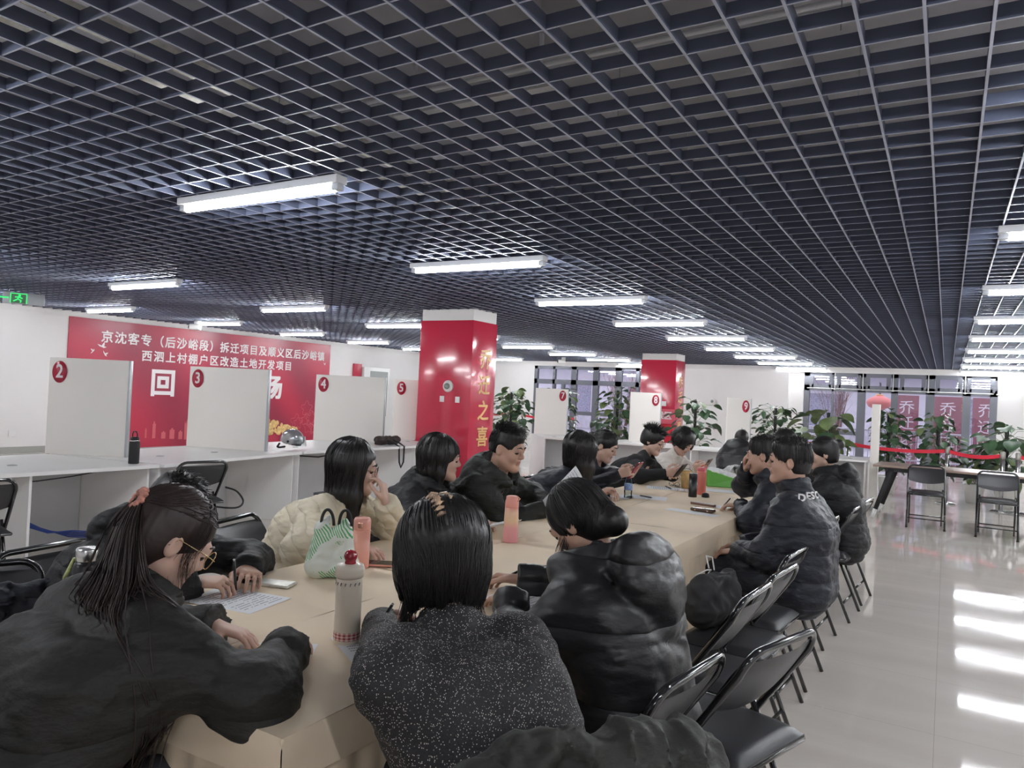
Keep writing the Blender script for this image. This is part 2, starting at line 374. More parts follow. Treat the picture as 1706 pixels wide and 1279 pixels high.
b = MB()
for i, (z) in enumerate((0.95, 0.16)): b.tube([(-4.6, 23.2, z), (3.5, 23.2, z)], 0.025, 6)
for i in range(68): b.tube([(-4.55+i*0.12, 23.2, 0), (-4.55+i*0.12, 23.2, 0.95)], 0.01, 6)
tag(b.build('street_railing', M['silver_paint']), 'silver railing outside the far right window', 'railing')
b = MB()
for z in (1.0, 0.55, 0.2): b.tube([(-10.4, 23.6, z), (-9.4, 23.6, z)], 0.025, 6)
for x in (-10.4, -9.9, -9.4): b.tube([(x, 23.6, 0), (x, 23.6, 1.0)], 0.025, 6)
tag(b.build('street_railing', M['silver_paint']), 'white railing outside the glazed doors', 'railing')
def bush(x, y, lab, seed, spread=0.7, h=2.6, n=26):
    rnd = random.Random(seed); b = MB()
    for i in range(n):
        a = rnd.uniform(0, 6.28); r0 = rnd.uniform(0.3, 1)*spread; hh = h*rnd.uniform(0.7, 1.05)
        p = [(0.05*math.cos(a), 0.05*math.sin(a), 0), (r0*.4*math.cos(a), r0*.4*math.sin(a), hh*.45), (r0*math.cos(a+.2), r0*math.sin(a+.2), hh)]
        b.tube(p, [0.018, 0.012, 0.004], 4)
        for q in range(3):
            k = rnd.uniform(.4, .9); c = Vector(p[1]).lerp(Vector(p[2]), k); d = Vector((rnd.uniform(-1, 1), rnd.uniform(-1, 1), 1.3)).normalized()*0.5
            b.tube([c, c+d], [0.007, 0.002], 4)
    tag(b.build('bare_shrub', M['twig'], loc=(x, y, 0)), lab, 'shrub')
bush(-2.9, 24.2, 'leafless bare branched shrub outside the far right window', 1, 0.5, 2.5)
bush(-10.1, 24.9, 'leafless bare branched shrub outside the glazed doors', 2, 0.9, 2.5)
def lantern(x, z, lab):
    t = thing('red_lantern', lab, 'lantern', (x, 24.8, z), 0, 'lanterns strung outside')
    MB().lathe([(0.1, -0.22), (0.3, -0.12), (0.36, 0), (0.3, 0.12), (0.1, 0.22)], n=16).build('lantern_body', mat('lantern', (0.72, 0.20, 0.17), 0.5), t)
    MB().lathe([(0.1, -0.26), (0.1, -0.22)], n=12).lathe([(0.1, 0.22), (0.1, 0.26)], n=12).build('rim', M['gold_print'], t)
    MB().tube([(0, .4, -z), (0, .4, 0.6), (0, 0, .62), (0, 0, 0.25)], 0.012, 6).build('lantern_post', M['cable_black'], t)
lantern(-1.78, 1.75, 'orange red lantern outside behind the white booth post')

# ---------------------------------------------------------------- red columns
def column(x0, x1, y0, y1, lab, zs):
    t = thing('column', lab, 'column', ((x0+x1)/2, (y0+y1)/2, 0), 0, None, 'structure'); wx, wy = x1-x0, y1-y0
    MB().box((0, 0, 1.25), (wx, wy, 2.5), bev=0.006).build('shaft', M['red_gloss'], t)
    MB().box((0, 0, (2.5+ZC+.05)/2), (wx-0.03, wy-0.03, ZC+.05-2.5)).build('column_head', M['white_wall'], t)
    for k, ch in enumerate('乔迁之喜'):
        text('lettering', ch, 0.30, M['gold_print'], t, (wx/2+0.003, 0.03, zs-0.37*k), (0, 1, 0), (0, 0, 1), off=0.004)
        text('lettering', ch, 0.30, M['gold_print'], t, (-0.05, wy/2+0.003, zs-0.37*k), (-1, 0, 0), (0, 0, 1), off=0.004)
    return t
column(-6.65, -5.72, 8.45, 9.08, 'nearer glossy red square column with gold characters', 1.95)
column(-6.58, -5.68, 17.25, 17.95, 'farther glossy red square column by the far windows', 1.95)
def wall_dev(x, y, z, lab, ax='Y'):
    t = thing('wall_alarm', lab, 'alarm', (x, y, z))
    R = Matrix.Rotation(math.pi/2, 3, 'X')
    MB().lathe([(0, 0), (0.085, 0), (0.085, 0.02), (0.07, 0.035), (0, 0.035)], n=24, ax=R).build('ring', M['pot_white'], t)
    MB().lathe([(0, 0.03), (0.045, 0.03), (0.04, 0.06), (0, 0.065)], n=20, ax=R).build('dome', mat('alarm_dome', (0.22, 0.26, 0.22), 0.3), t)
wall_dev(-6.10, 8.45, 1.56, 'round white alarm sounder on the nearer red column')
wall_dev(-6.05, 21.88, 1.55, 'round white alarm sounder on the far white wall')
for x, z, q in ((-6.2, 1.375, 'left'), (-5.93, 1.375, 'right')):
    tag(MB().box((x, 8.443, z), (0.075, 0.012, 0.085), bev=0.003).build('wall_plate', M['white_print']), f'small square white plate on the nearer red column, {q} one', 'plate')
tag(MB().box((-5.95, 17.243, 1.43), (0.11, 0.012, 0.12), bev=0.003).build('wall_plate', M['white_print']), 'small square white plate on the farther red column', 'plate')
for x, q in ((-5.78, 'left'), (-5.45, 'right')):
    tag(MB().box((x, 21.93, 1.28), (0.16, 0.02, 0.1), bev=0.003).build('wall_plate', M['alu']), f'small grey plate low on the far white wall, {q} one', 'plate')
t = thing('area_sign', 'pink red cloth sign with white characters below the farther column plate', 'sign', (-6.0, 17.2, 0))
MB().box((0, 0, 1.12), (0.72, 0.02, 0.36)).build('sign_board', mat('sign_pink', (0.75, 0.12, 0.17), 0.5), t)
text('lettering', '等候区', 0.2, M['white_print'], t, (-0.02, -0.012, 1.13), (1, 0, 0), (0, 0, 1), off=0.004)
MB().grid(lambda u, v: (-0.36+u*0.72, 0.01+0.012*math.sin(u*40), v*0.93), 60, 2).build('drape', M['belt_red'], t)

# ---------------------------------------------------------------- banner on the left wall
def banner_mat():
    m = bpy.data.materials.new('banner_print'); m.use_nodes = True
    n, l = nt(m); bs = n['Principled BSDF']
    tc = n.new('ShaderNodeTexCoord'); sp = n.new('ShaderNodeSeparateXYZ'); l.new(tc.outputs['Object'], sp.inputs[0])
    wv = n.new('ShaderNodeTexWave'); wv.inputs['Scale'].default_value = 0.28; wv.inputs['Distortion'].default_value = 3.5; wv.inputs['Detail'].default_value = 1; wv.bands_direction = 'DIAGONAL'
    l.new(tc.outputs['Object'], wv.inputs['Vector'])
    rp = n.new('ShaderNodeValToRGB'); l.new(wv.outputs['Fac'], rp.inputs[0])
    rp.color_ramp.elements[0].color = (0.30, 0.026, 0.058, 1); rp.color_ramp.elements[1].color = (0.46, 0.030, 0.066, 1)
    l.new(rp.outputs[0], bs.inputs['Base Color']); bs.inputs['Roughness'].default_value = 0.3
    return m
t = thing('wall_banner', 'large red printed backdrop with white title characters on the left wall', 'banner', (XL, 10.9, 0))
MB().box((0.012, 0, 1.29), (0.024, 6.8, 2.54)).build('banner_board', banner_mat(), t)
by = 10.9
def bt_(s, y0, y1, z, size, off=0.0035):
    n_ = len(s)
    for i, ch in enumerate(s):
        y = y0+(y1-y0)*(i+0.5)/n_
        text('lettering', ch, size, M['white_print'], t, (0.026, y-by, z), (0, 1, 0), (0, 0, 1), off=off)
bt_('京沈客专（后沙峪段）拆迁项目及顺义区后沙峪镇', 8.1, 14.1, 2.22, 0.25)
bt_('西泗上村棚户区改造土地开发项目', 8.95, 13.0, 1.90, 0.24)
text('lettering', '回', 0.60, M['white_print'], t, (0.026, 9.48-by, 1.33), (0, 1, 0), (0, 0, 1), off=0.014)
text('lettering', '迁', 0.60, M['white_print'], t, (0.026, 10.45-by, 1.33), (0, 1, 0), (0, 0, 1), off=0.014)
text('lettering', '现', 0.60, M['white_print'], t, (0.026, 11.45-by, 1.33), (0, 1, 0), (0, 0, 1), off=0.014)
text('lettering', '场', 0.60, M['white_print'], t, (0.026, 12.42-by, 1.33), (0, 1, 0), (0, 0, 1), off=0.014)
def bird(y, z, s, r):
    P = [(0, 0), (-.5, .15), (-.95, .55), (-.55, .45), (-.15, .3), (.1, .75), (.35, 1.0), (.4, .55), (.3, .2), (.75, .1), (.45, -.05), (.2, -.12)]
    c, si = math.cos(r), math.sin(r)
    vs = [(0.027, y-by+(a*c-b_*si)*s, z+(a*si+b_*c)*s) for a, b_ in P]
    MB().add(vs, [tuple(range(len(vs)))]).build('bird_print', M['white_print'], t)
bird(8.15, 2.02, 0.11, 0); bird(7.98, 1.93, 0.07, 1.2); bird(8.2, 1.88, 0.08, -.7); bird(13.95, 2.14, 0.07, .4); bird(14.1, 2.03, 0.06, -.5)
b = MB()   # skyline print and gold blossom print, both flat on the banner
for y, wd, h in ((9.15, .05, .2), (9.33, .09, .34), (9.55, .12, .15), (9.75, .14, .22), (9.95, .12, .18), (10.12, .2, .40), (10.32, .08, .5)):
    
    z0 = 0.22-(y-9)*.06; b.box((0.026, y-by, z0+h*.45), (0.003, wd*.8, h*.9)); b.box((0.026, y-by, z0+h*.97), (0.003, wd*.3, h*.16))
    for q in range(int(h/.05)): b.box((0.0275, y-by, z0+.03+q*.05), (0.003, wd*.84, .008))
b.build('skyline_print', mat('print_pink', (0.60, 0.13, 0.15), 0.5), t)
rnd = random.Random(4); b = MB()
for i in range(70):
    y = 12.3+rnd.random()**1.3*0.95; z = 0.22+rnd.random()*0.36*(1-(y-12.3)/1.3)
    b.lathe([(0.0, 0.004), (0.05, 0.004), (0.06, 0.0)], (0.026+i*0.00006, y-by, z), 9, Matrix.Rotation(math.pi/2, 3, 'Y'), sx=1, sy=0.8+rnd.random()*.5)
b.build('blossom_print', mat('print_gold', (0.85, 0.55, 0.22), 0.5, var=0.35, vscale=18), t)
b = MB(); rnd = random.Random(9)
for i in range(9):
    y, z = 13.15+rnd.random()*.8, 0.35+rnd.random()*.55
    R = rnd.uniform(.1, .2); b.tube([(0.027, y-by+R*(1+.25*math.sin(5*q))*math.cos(q), z+R*(1+.25*math.sin(5*q))*math.sin(q)) for q in [k*2*math.pi/40 for k in range(40)]], 0.004, 4, closed=True)
b.build('flower_outline_print', mat('print_rose', (0.75, 0.2, 0.25), 0.5), t)

# ---------------------------------------------------------------- wall bits
t = thing('exit_sign', 'grey hanging sign with green running man and arrow', 'exit sign', (-11.45, 5.30, 2.52), math.radians(62))
MB().box((0.06, 0, 0), (0.50, 0.03, 0.16), bev=0.004).build('sign_case', mat('exit_grey', (0.42, 0.44, 0.46), 0.4, metal=.4), t)
ge = emitmat('exit_green', (0.05, 0.9, 0.2), 0.45)
b = MB(); b.box((0.0, -0.017, 0.0), (0.2, 0.004, 0.14)); b.build('sign_light', mat('exit_dark', (0.1, 0.2, 0.12), .4), t)
b = MB()
for x in (-0.095, 0.095): b.box((x, -0.02, 0), (0.012, 0.004, 0.14))
b.box((0, -0.02, 0.066), (0.2, 0.004, 0.01))
b.box((0.01, -0.02, 0.04), (0.03, 0.004, 0.03))
for p, q in (((0.0, .025), (-.01, -.01)), ((-.01, -.01), (.03, -.03)), ((.03, -.03), (.02, -.06)), ((-.01, -.01), (-.04, -.03)), ((-.04, -.03), (-.065, -.045)), ((0, .02), (.045, 0)), ((0, .02), (-.045, .015))):
    b.tube([(p[0], -.021, p[1]), (q[0], -.021, q[1])], 0.008, 6)
b.build('running_man', ge, t)
b = MB(); b.box((-0.2, -0.02, 0), (0.16, 0.004, 0.02)); b.add([(-.29, -.021, 0), (-.22, -.021, .045), (-.22, -.021, -.045)], [(0, 1, 2)]); b.build('arrow', ge, t)
for hx in (-.12, .25): MB().tube([(hx, 0, .08), (hx, 0, .14)], .006, 6).build('hanger', M['steel'], t)
def cctv(x, y, lab):
    t = thing('security_camera', lab, 'camera', (x, y, ZC-0.1), math.radians(-60))
    MB().lathe([(0.06, 0.0), (0.06, 0.1)], n=20).build('mount', M['pot_white'], t)
    MB().box((0, -0.05, -0.03), (0.13, 0.22, 0.12), bev=0.03).build('camera_body', M['pot_white'], t)
    MB().lathe([(0, 0), (0.04, 0), (0.035, 0.02), (0, 0.025)], (0, -0.16, -0.035), 14, Matrix.Rotation(math.pi/2, 3, 'X')).build('lens', M['screen'], t)
cctv(-12.9, 9.25, 'white security camera under the ceiling by the red banner')
cctv(-9.9, 19.5, 'white security camera under the ceiling by the glazed doors')
tag(MB().box((XL+0.01, 6.63, 0.36), (0.02, 0.12, 0.12), bev=0.004).build('socket_plate', M['pot_white']), 'white socket plate low on the left wall', 'socket')
t = thing('hydrant_cabinet', 'white framed wall cabinet with grey glass behind booth panel four', 'cabinet', (XL+.03, 16.1, 0))
MB().box((0.05, 0, 1.3), (0.1, 1.1, 1.5), bev=0.005).build('cabinet_body', M['pot_white'], t)
MB().box((0.103, 0.08, 1.3), (0.01, 0.75, 1.3)).build('glass_door', mat('cab_glass', (0.35, 0.37, 0.36), 0.2), t)
tag(MB().box((XL+0.04, 15.35, 1.95), (0.08, 0.3, 0.35), bev=0.01).build('alarm_box', M['red_disc']), 'small red box beside the white wall cabinet', 'box')
# ================================================================ meeting tables under beige cloths
TZ = 0.752
rnd = random.Random(2)
def cloth_table(x0, x1, y0, y1, sides, lab):
    """sides: string of outer sides N,S,E,W where the pleated skirt hangs to the floor."""
    cx, cy = (x0+x1)/2, (y0+y1)/2
    tb = thing('folding_table', 'folding table under the cloth '+lab.split('tablecloth ')[1].replace('on the left row of tables ', '').replace('on the right row of tables ', ''), 'table', (cx, cy, 0), 0, 'meeting tables under cloths')
    MB().box((0, 0, 0.725), (x1-x0-0.03, y1-y0-0.03, 0.035)).build('table_top', M['table_wood'], tb)
    for sx in (-1, 1):
        for sy in (-1, 1):
            MB().tube([(sx*((x1-x0)/2-0.07), sy*((y1-y0)/2-0.1), 0), (sx*((x1-x0)/2-0.07), sy*((y1-y0)/2-0.1), 0.71)], 0.014).build('leg', M['steel'], tb)
    c = thing('tablecloth', lab, 'tablecloth', (cx, cy, TZ), 0, 'beige cloths on the meeting tables')
    b = MB(); nx, ny = 14, int((y1-y0)/0.06)
    ph = rnd.uniform(0, 6)
    def top(u, v):
        ex = min(u, 1-u)*(x1-x0); ey = min(v, 1-v)*(y1-y0); e = min(ex, ey)
        return ((u-0.5)*(x1-x0), (v-0.5)*(y1-y0), 0.0018*math.sin(9*u+ph)*math.sin(11*v*(y1-y0)+ph)-(0.004 if e < 0.004 else 0))
    b.grid(top, nx, ny)
    X, Y = (x1-x0)/2, (y1-y0)/2
    edges = {'E': ((X, -Y), (X, Y), (1, 0)), 'W': ((-X, Y), (-X, -Y), (-1, 0)), 'S': ((-X, -Y), (X, -Y), (0, -1)), 'N': ((X, Y), (-X, Y), (0, 1))}
    sk = MB()
    for k, (a, d, nrm) in edges.items():
        L_ = math.hypot(d[0]-a[0], d[1]-a[1]); out = k in sides
        drop = 0.10 if out else 0.03
        def ov(u, v, a=a, d=d, nrm=nrm, drop=drop, out=out, L_=L_):
            u = u*(1+0.012/L_)-0.006/L_ if out else u
            o = (0.006+0.010*v*math.sin(u*L_*9+ph) if out else -0.004*v)
            o = 0.007*math.sin(min(v*6, 1)*math.pi/2)+o*v
            return (a[0]+(d[0]-a[0])*u+nrm[0]*o, a[1]+(d[1]-a[1])*u+nrm[1]*o, -0.004-drop*v)
        b.grid(ov, max(2, int(L_/0.03)), 5)
        if out:
            def ps(u, v, a=a, d=d, nrm=nrm, L_=L_):
                u = u*(1+0.04/L_)-0.02/L_; s = u*L_; amp = 0.004+0.022*v
                o = 0.006+0.018*v+amp*(math.sin(s*70+1.3*math.sin(s*5+ph))*0.6+0.4*math.sin(s*37+2*math.sin(3*s)+v))
                return (a[0]+(d[0]-a[0])*u+nrm[0]*o, a[1]+(d[1]-a[1])*u+nrm[1]*o, -0.085-(TZ-0.10)*v)
            sk.grid(ps, max(4, int(L_/0.011)), 8)
    b.build('cloth_top', M['cloth'], c)
    if sk.v: sk.build('skirt', M['cloth'], c)
XS1, XS2 = -1.73, -1.90
cloth_table(-2.29, XS1-.0008, 1.10, 2.35, 'WS', 'beige tablecloth with the palm print carrier bag, at the near left corner')
cloth_table(XS1+.0008, -1.18, 1.10, 2.36, 'ES', 'beige tablecloth with the cream flask, at the near right corner')
LN = ['under the two-tone pink bottle', 'before the man reading a sheet', 'with the small water bottle', 'at the far left end']
for (y0, y1), n_ in zip(((2.356, 3.64), (3.645, 4.98), (4.985, 6.3), (6.305, 7.66)), LN):
    cloth_table(-2.37, XS2-.003, y0, y1, 'W'+('N' if y1 > 7.6 else '')+('S' if y0 < 2.4 else ''), 'beige tablecloth on the left row of tables '+n_)
RN = ['beside the woman in the hooded coat', 'under the brown glasses case', 'under the coral bottle at the far end']
for (y0, y1), n_ in zip(((2.361, 4.2), (4.2015, 6.05), (6.0515, 7.66)), RN):
    cloth_table(XS2+.003, -1.18, y0, y1, 'E'+('N' if y1 > 7.6 else ''), 'beige tablecloth on the right row of tables '+n_)

# ================================================================ folding chairs
def make_chair():
    t = thing('folding_chair', '', 'chair', (0, 0, 0), 0, 'black folding chairs')
    def arc(c, r, a0, a1, ux, uz, n=6):
        return [Vector(c)+Vector(ux)*r*math.cos(a0+(a1-a0)*i/n)+Vector(uz)*r*math.sin(a0+(a1-a0)*i/n) for i in range(n+1)]
    W_ = 0.215
    # U frame: front feet up through the seat to the back top
    f0 = Vector((0.255, 0, 0.0)); k0 = Vector((0.0, 0, 0.45)); t0 = Vector((-0.215, 0, 0.79))
    P = []
    for s in (-1, 1):
        side = [f0+Vector((0, s*W_, 0)), f0.lerp(k0, .5)+Vector((0, s*W_, 0)), k0+Vector((0, s*W_, 0)), t0+Vector((0.03, s*W_, -0.07))]
        cor = [t0+Vector((0.03*(1-math.sin(q)), s*(W_-0.07*(1-math.cos(q))), -0.07*(1-math.sin(q)))) for q in [math.pi/2*i/5 for i in range(1, 6)]]
        pts = side+cor
        P += pts if s == -1 else pts[::-1]
    MB().tube(P, 0.0125, 10).build('frame', M['black_metal'], t)
    b = MB()
    for s in (-1, 1):
        leg = MB().tube([(-0.01, s*0.19, 0.50), (-0.12, s*0.19, 0.25), (-0.225, s*0.19, 0.0)], 0.011, 8)
        leg.build('rear_leg', M['black_metal'], t)
    MB().tube([(0.187, -W_, 0.12), (0.187, W_, 0.12)], 0.008, 8).build('stretcher', M['black_metal'], t)
    MB().tube([(-0.172, -0.19, 0.12), (-0.172, 0.19, 0.12)], 0.008, 8).build('stretcher', M['black_metal'], t)
    bm_ = MB()
    for s in (-1, 1): bm_.tube([(0.185, s*0.2, 0.432), (-0.185, s*0.2, 0.432)], 0.011, 8)
    bm_.tube([(0.185, -0.2, 0.432), (0.185, 0.2, 0.432)], 0.011, 8); bm_.tube([(-0.185, -0.2, 0.432), (-0.185, 0.2, 0.432)], 0.011, 8)
    bm_.build('seat_frame', M['black_metal'], t)
    def pad(u, v):
        a, c = (u*2-1), (v*2-1)
        z = 0.445+0.032*(max(0, 1-abs(a)**6)*max(0, 1-abs(c)**6))**0.35
        return (a*0.192, c*0.198, z)
    sb = MB().grid(pad, 16, 16)
    sb.box((0.0, 0, 0.441), (0.384, 0.396, 0.012)); sb.build('seat', M['vinyl'], t)
    def bk(sgn):
        def g(u, v):
            y = (u*2-1)*(W_-0.004); q = v
            zz = 0.595+0.165*q-(0.035*(1-q))*(1-(2*u-1)**2)
            x = -0.215*((zz-0.45)/0.34)-0.028*(1-(2*u-1)**2)+sgn*0.010*max(0, 1-abs(2*q-1)**4)
            return (x, y, zz)
        return g
    bb = MB(); bb.grid(bk(1), 18, 8); bb.grid(bk(-1), 18, 8)
    bb.build('backrest', M['vinyl'], t)
    for s in (-1, 1): MB().lathe([(0.015, 0.0), (0.015, 0.02)], (0.252, s*W_, 0), 10).build('foot_cap', M['rubber'], t)
    return t
CH0 = make_chair(); CHN = [0]
def chair(x, y, face, label, group='black folding chairs'):
    o = CH0 if CHN[0] == 0 else copy_tree(CH0); CHN[0] += 1
    o.location = (x, y, 0); o.rotation_euler = (0, 0, math.radians(face)); o['label'] = label; o['group'] = group
    return o
# empty or free chairs along the right side of the table (facing -x)
chair(-0.76, 1.96, 172, 'black folding chair just behind the woman in the hooded coat')
chair(-0.60, 2.41, 163, 'empty black folding chair pulled out farthest, nearest the camera')
chair(-0.81, 2.91, 176, 'empty black folding chair next to the one with the drawstring bag')
chair(-0.79, 3.36, 174, 'black folding chair holding the black drawstring bag')
chair(-0.80, 4.36, 176, 'black folding chair under the man with letters on his collar')
chair(-0.82, 5.13, 176, 'black folding chair under the man with hands at his mouth')
chair(-0.75, 5.88, 176, 'black folding chair behind the woman with the hair bun')
chair(-0.72, 6.45, 175, 'empty black folding chair at the end of the right hand row')
chair(-0.82, 3.82, 176, 'empty black folding chair between the drawstring bag and the lettered coat')
# chairs by the dark long table, facing the camera
chair(-0.20, 11.15, 272, 'empty black folding chair before the brown table, left of two')
chair(0.58, 11.0, 268, 'empty black folding chair before the brown table, right of two')
# by the booths
chair(-5.41, 2.27, 170, 'black folding chair at the left picture edge facing the desk')
chair(-5.63, 4.06, 169, 'black folding chair at the desk below booth panel three')
chair(-2.78, 1.20, -20, 'black folding chair with grey padded back and dark jacket at the near left')
chair(-3.35, 6.35, 165, 'black folding chair with a black coat hung on its back')
chair(-3.3, 7.9, 10, 'black folding chair beside the woman in the white sweater')
chair(-2.4, 10.45, 90, 'black folding chair under the person at the far desk')
chair(-1.55, 8.15, 270, 'black folding chair with a dark bag at the far table end')

# ================================================================ booth desks and divider panels
def desk(F0, F1, B1, B0, lab, mid=0):
    """white desk from four plan points: front start, front end, back end, back start."""
    cx = sum(p[0] for p in (F0, F1, B1, B0))/4; cy = sum(p[1] for p in (F0, F1, B1, B0))/4
    t = thing('booth_desk', lab, 'desk', (cx, cy, 0), 0, 'white booth desks around the hall')
    q = [Vector((p[0]-cx, p[1]-cy, 0)) for p in (F0, F1, B1, B0)]
    def slab(poly, z0, z1, b):
        vs = [p+Vector((0, 0, z0)) for p in poly]+[p+Vector((0, 0, z1)) for p in poly]; n = len(poly)
        b.add(vs, [tuple(range(n))[::-1], tuple(range(n, 2*n))]+[(i, (i+1) % n, (i+1) % n+n, i+n) for i in range(n)])
    b = MB(); slab(q, 0.722, 0.75, b); b.build('desk_top', M['desk_white'], t)
    def wallp(a, c, th, z0, z1, name, m_):
        d = (c-a); d.z = 0; nn = Vector((-d.y, d.x, 0)).normalized()*th
        b = MB(); slab([a-nn, c-nn, c+nn, a+nn], z0, z1, b); b.build(name, m_, t)
    for i, (A, B_) in enumerate(((q[0], q[3]), (q[1], q[2]))):
        o = (q[1]-q[0]).normalized()*(0.03 if i == 0 else -0.03)
        wallp(A+(B_-A)*0.06+o, A+(B_-A)*0.96+o, 0.011, 0, 0.722, 'side_panel', M['desk_white'])
    if mid:
        o = q[0].lerp(q[1], mid); o2 = q[3].lerp(q[2], mid); wallp(o+(o2-o)*0.04, o+(o2-o)*0.6, 0.011, 0, 0.722, 'side_panel', M['desk_white'])
    a = q[0].lerp(q[3], .62); c = q[1].lerp(q[2], .62); e = (c-a).normalized()*0.045
    wallp(a+e, c-e, 0.009, 0.0, 0.722, 'modesty_panel', M['desk_grey'])
    for k in (0.3, 0.7):
        p = a.lerp(c, k)+(q[0]-q[3]).normalized()*0.25
        MB().lathe([(0.0, 0.7501), (0.035, 0.7501), (0.035, 0.7535), (0.028, 0.7535), (0.026, 0.7505), (0, 0.7505)], (p.x, p.y, 0), 16).build('grommet', M['alu'], t)
    return t
desk((-5.80, 1.20), (-5.74, 3.82), (-7.03, 3.54), (-6.85, 1.00), 'white booth desk with black flask and blue cables, at the left edge', .63)
desk((-5.73, 3.86), (-6.06, 5.72), (-7.18, 5.10), (-7.03, 3.58), 'white booth desk between panels two and three')
desk((-6.07, 5.76), (-5.99, 7.72), (-7.28, 7.05), (-7.18, 5.14), 'white booth desk with the silver helmet and the brown bag')
desk((-5.985, 7.76), (-5.97, 8.40), (-7.25, 8.30), (-7.28, 7.09), 'white booth desk just before the nearer red column')
desk((-6.70, 8.47), (-6.68, 11.30), (-7.30, 11.3), (-7.30, 8.24), 'white booth desk behind the nearer red column')
desk((-6.12, 11.45), (-5.30, 11.62), (-5.90, 12.7), (-6.90, 12.3), 'white booth desk beside panel seven')
desk((-5.22, 11.62), (-3.65, 11.72), (-3.65, 12.5), (-5.1, 12.7), 'white booth desk beside panel eight, behind the spiky haired person')
desk((-3.60, 11.72), (-1.95, 11.9), (-1.95, 12.6), (-3.6, 12.5), 'white booth desk where the person in black sits facing away')
desk((-1.90, 11.92), (-1.0, 12.1), (-0.98, 13.0), (-1.9, 12.75), 'white booth desk beside the tall white end post')
def panel(p, q, num, side, lab, z1=1.63, th=0.03):
    P, Q = Vector((p[0], p[1], 0)), Vector((q[0], q[1], 0)); d = Q-P; L_ = d.length; a = math.atan2(d.y, d.x)
    t = thing('divider_panel', lab, 'divider panel', ((P.x+Q.x)/2, (P.y+Q.y)/2, 0.7502), a, 'numbered white booth panels')
    h = z1-0.75
    MB().box((0, 0, h/2), (L_, th, h), bev=0.003).build('board', M['panel_white'], t)
    MB().box((L_/2+0.008, 0, h/2), (0.02, th+0.012, h), bev=0.003).build('edge_trim', M['alu'], t)
    if num:
        x = -L_/2+0.10 if side < 0 else L_/2-0.10
        n_ = MB().lathe([(0, 0), (0.082, 0), (0.082, 0.004), (0, 0.004)], (x, -th/2-0.004, h-0.13), 28, Matrix.Rotation(math.pi/2, 3, 'X'), sx=0.82, sy=1.22).build('number_disc', M['red_disc'], t)
        text('numeral', num, 0.17, M['white_print'], n_, (x, -th/2-0.009, h-0.13), (1, 0, 0), (0, 0, 1), off=0.002, sx=0.8)
    return t
panel((-7.05, 3.56), (-6.42, 3.93), '2', -1, 'white booth divider panel numbered 2')
panel((-7.16, 5.08), (-6.30, 5.42), '3', -1, 'white booth divider panel numbered 3')
panel((-7.25, 7.03), (-6.52, 7.58), '4', -1, 'white booth divider panel numbered 4')
panel((-7.12, 8.50), (-6.70, 8.74), '5', -1, 'white booth divider panel numbered 5')
panel((-6.95, 9.95), (-6.70, 10.22), '', -1, 'white booth divider panel right of the nearer column, number hidden')
panel((-6.78, 12.25), (-6.28, 12.62), '7', 1, 'white booth divider panel numbered 7')
panel((-4.85, 12.25), (-4.42, 12.62), '8', 1, 'white booth divider panel numbered 8')
panel((-3.10, 12.10), (-2.80, 12.42), '9', 1, 'white booth divider panel numbered 9', z1=1.60)
t = thing('end_post', 'tall white booth end post beside the brown table', 'post', (-0.92, 12.35, 0))
MB().box((0, 0, 0.80), (0.11, 0.16, 1.60), bev=0.004).build('post_board', M['panel_white'], t)
MB().box((0, 0, 0.03), (0.13, 0.18, 0.06), bev=0.004).build('plinth', M['alu'], t)

# ================================================================ brown long table
t = thing('long_table', 'long brown topped table with slanted black legs at the right', 'table', (0.9, 11.75, 0), math.radians(-3))
MB().box((0, 0, 0.735), (3.5, 0.8, 0.03), bev=0.004).build('table_top', M['wood_brown'], t)
MB().box((0, -0.33, 0.69), (3.2, 0.05, 0.05)).box((0, 0.33, 0.69), (3.2, 0.05, 0.05)).build('rail', M['black_matte'], t)
for sx in (-1, 1):
    for sy in (-1, 1):
        a, c = Vector((sx*1.52, sy*0.32, 0.70)), Vector((sx*1.74, sy*0.38, 0.0))
        lg = MB().tube([a, a.lerp(c, .82)], [0.05, 0.036], 4).build('leg', M['black_matte'], t)
        MB().tube([a.lerp(c, .82), c], [0.036, 0.03], 4).build('foot', M['pot_white'], lg)

# ================================================================ belt barriers
def belt_post(x, y, lab):
    t = thing('barrier_post', lab, 'barrier post', (x, y, 0), 0, 'belt barrier posts')
    MB().lathe([(0.16, 0), (0.16, 0.012), (0.12, 0.03), (0.03, 0.04)], n=24).build('base', M['steel'], t)
    MB().lathe([(0.032, 0.03), (0.032, 0.84)], n=16).build('pole', M['steel'], t)
    MB().lathe([(0.036, 0.84), (0.038, 0.86), (0.038, 0.94), (0.02, 0.955), (0, 0.955)], n=16).build('belt_head', mat_bh, t)
mat_bh = mat('belt_head', (0.35, 0.33, 0.30), 0.35, metal=0.6)
def belt(a, c, lab):
    d = Vector((c[0]-a[0], c[1]-a[1], 0)); L_ = d.length; ang = math.atan2(d.y, d.x)
    b = MB(); b.grid(lambda u, v: ((u-0.5)*(L_-0.07), 0.0, 0.91-0.06*v-0.05*(1-(2*u-1)**2)), 16, 1)
    b.grid(lambda u, v: ((u-0.5)*(L_-0.07), 0.003, 0.91-0.06*v-0.05*(1-(2*u-1)**2)), 16, 1)
    tag(b.build('barrier_belt', M['belt_red'], loc=((a[0]+c[0])/2, (a[1]+c[1])/2, 0), rz=ang), lab, 'belt', 'red barrier belts')
posts = [(-3.15, 14.9), (-1.53, 14.6), (0.03, 14.3), (0.78, 13.9), (0.98, 13.86), (2.4, 13.4)]
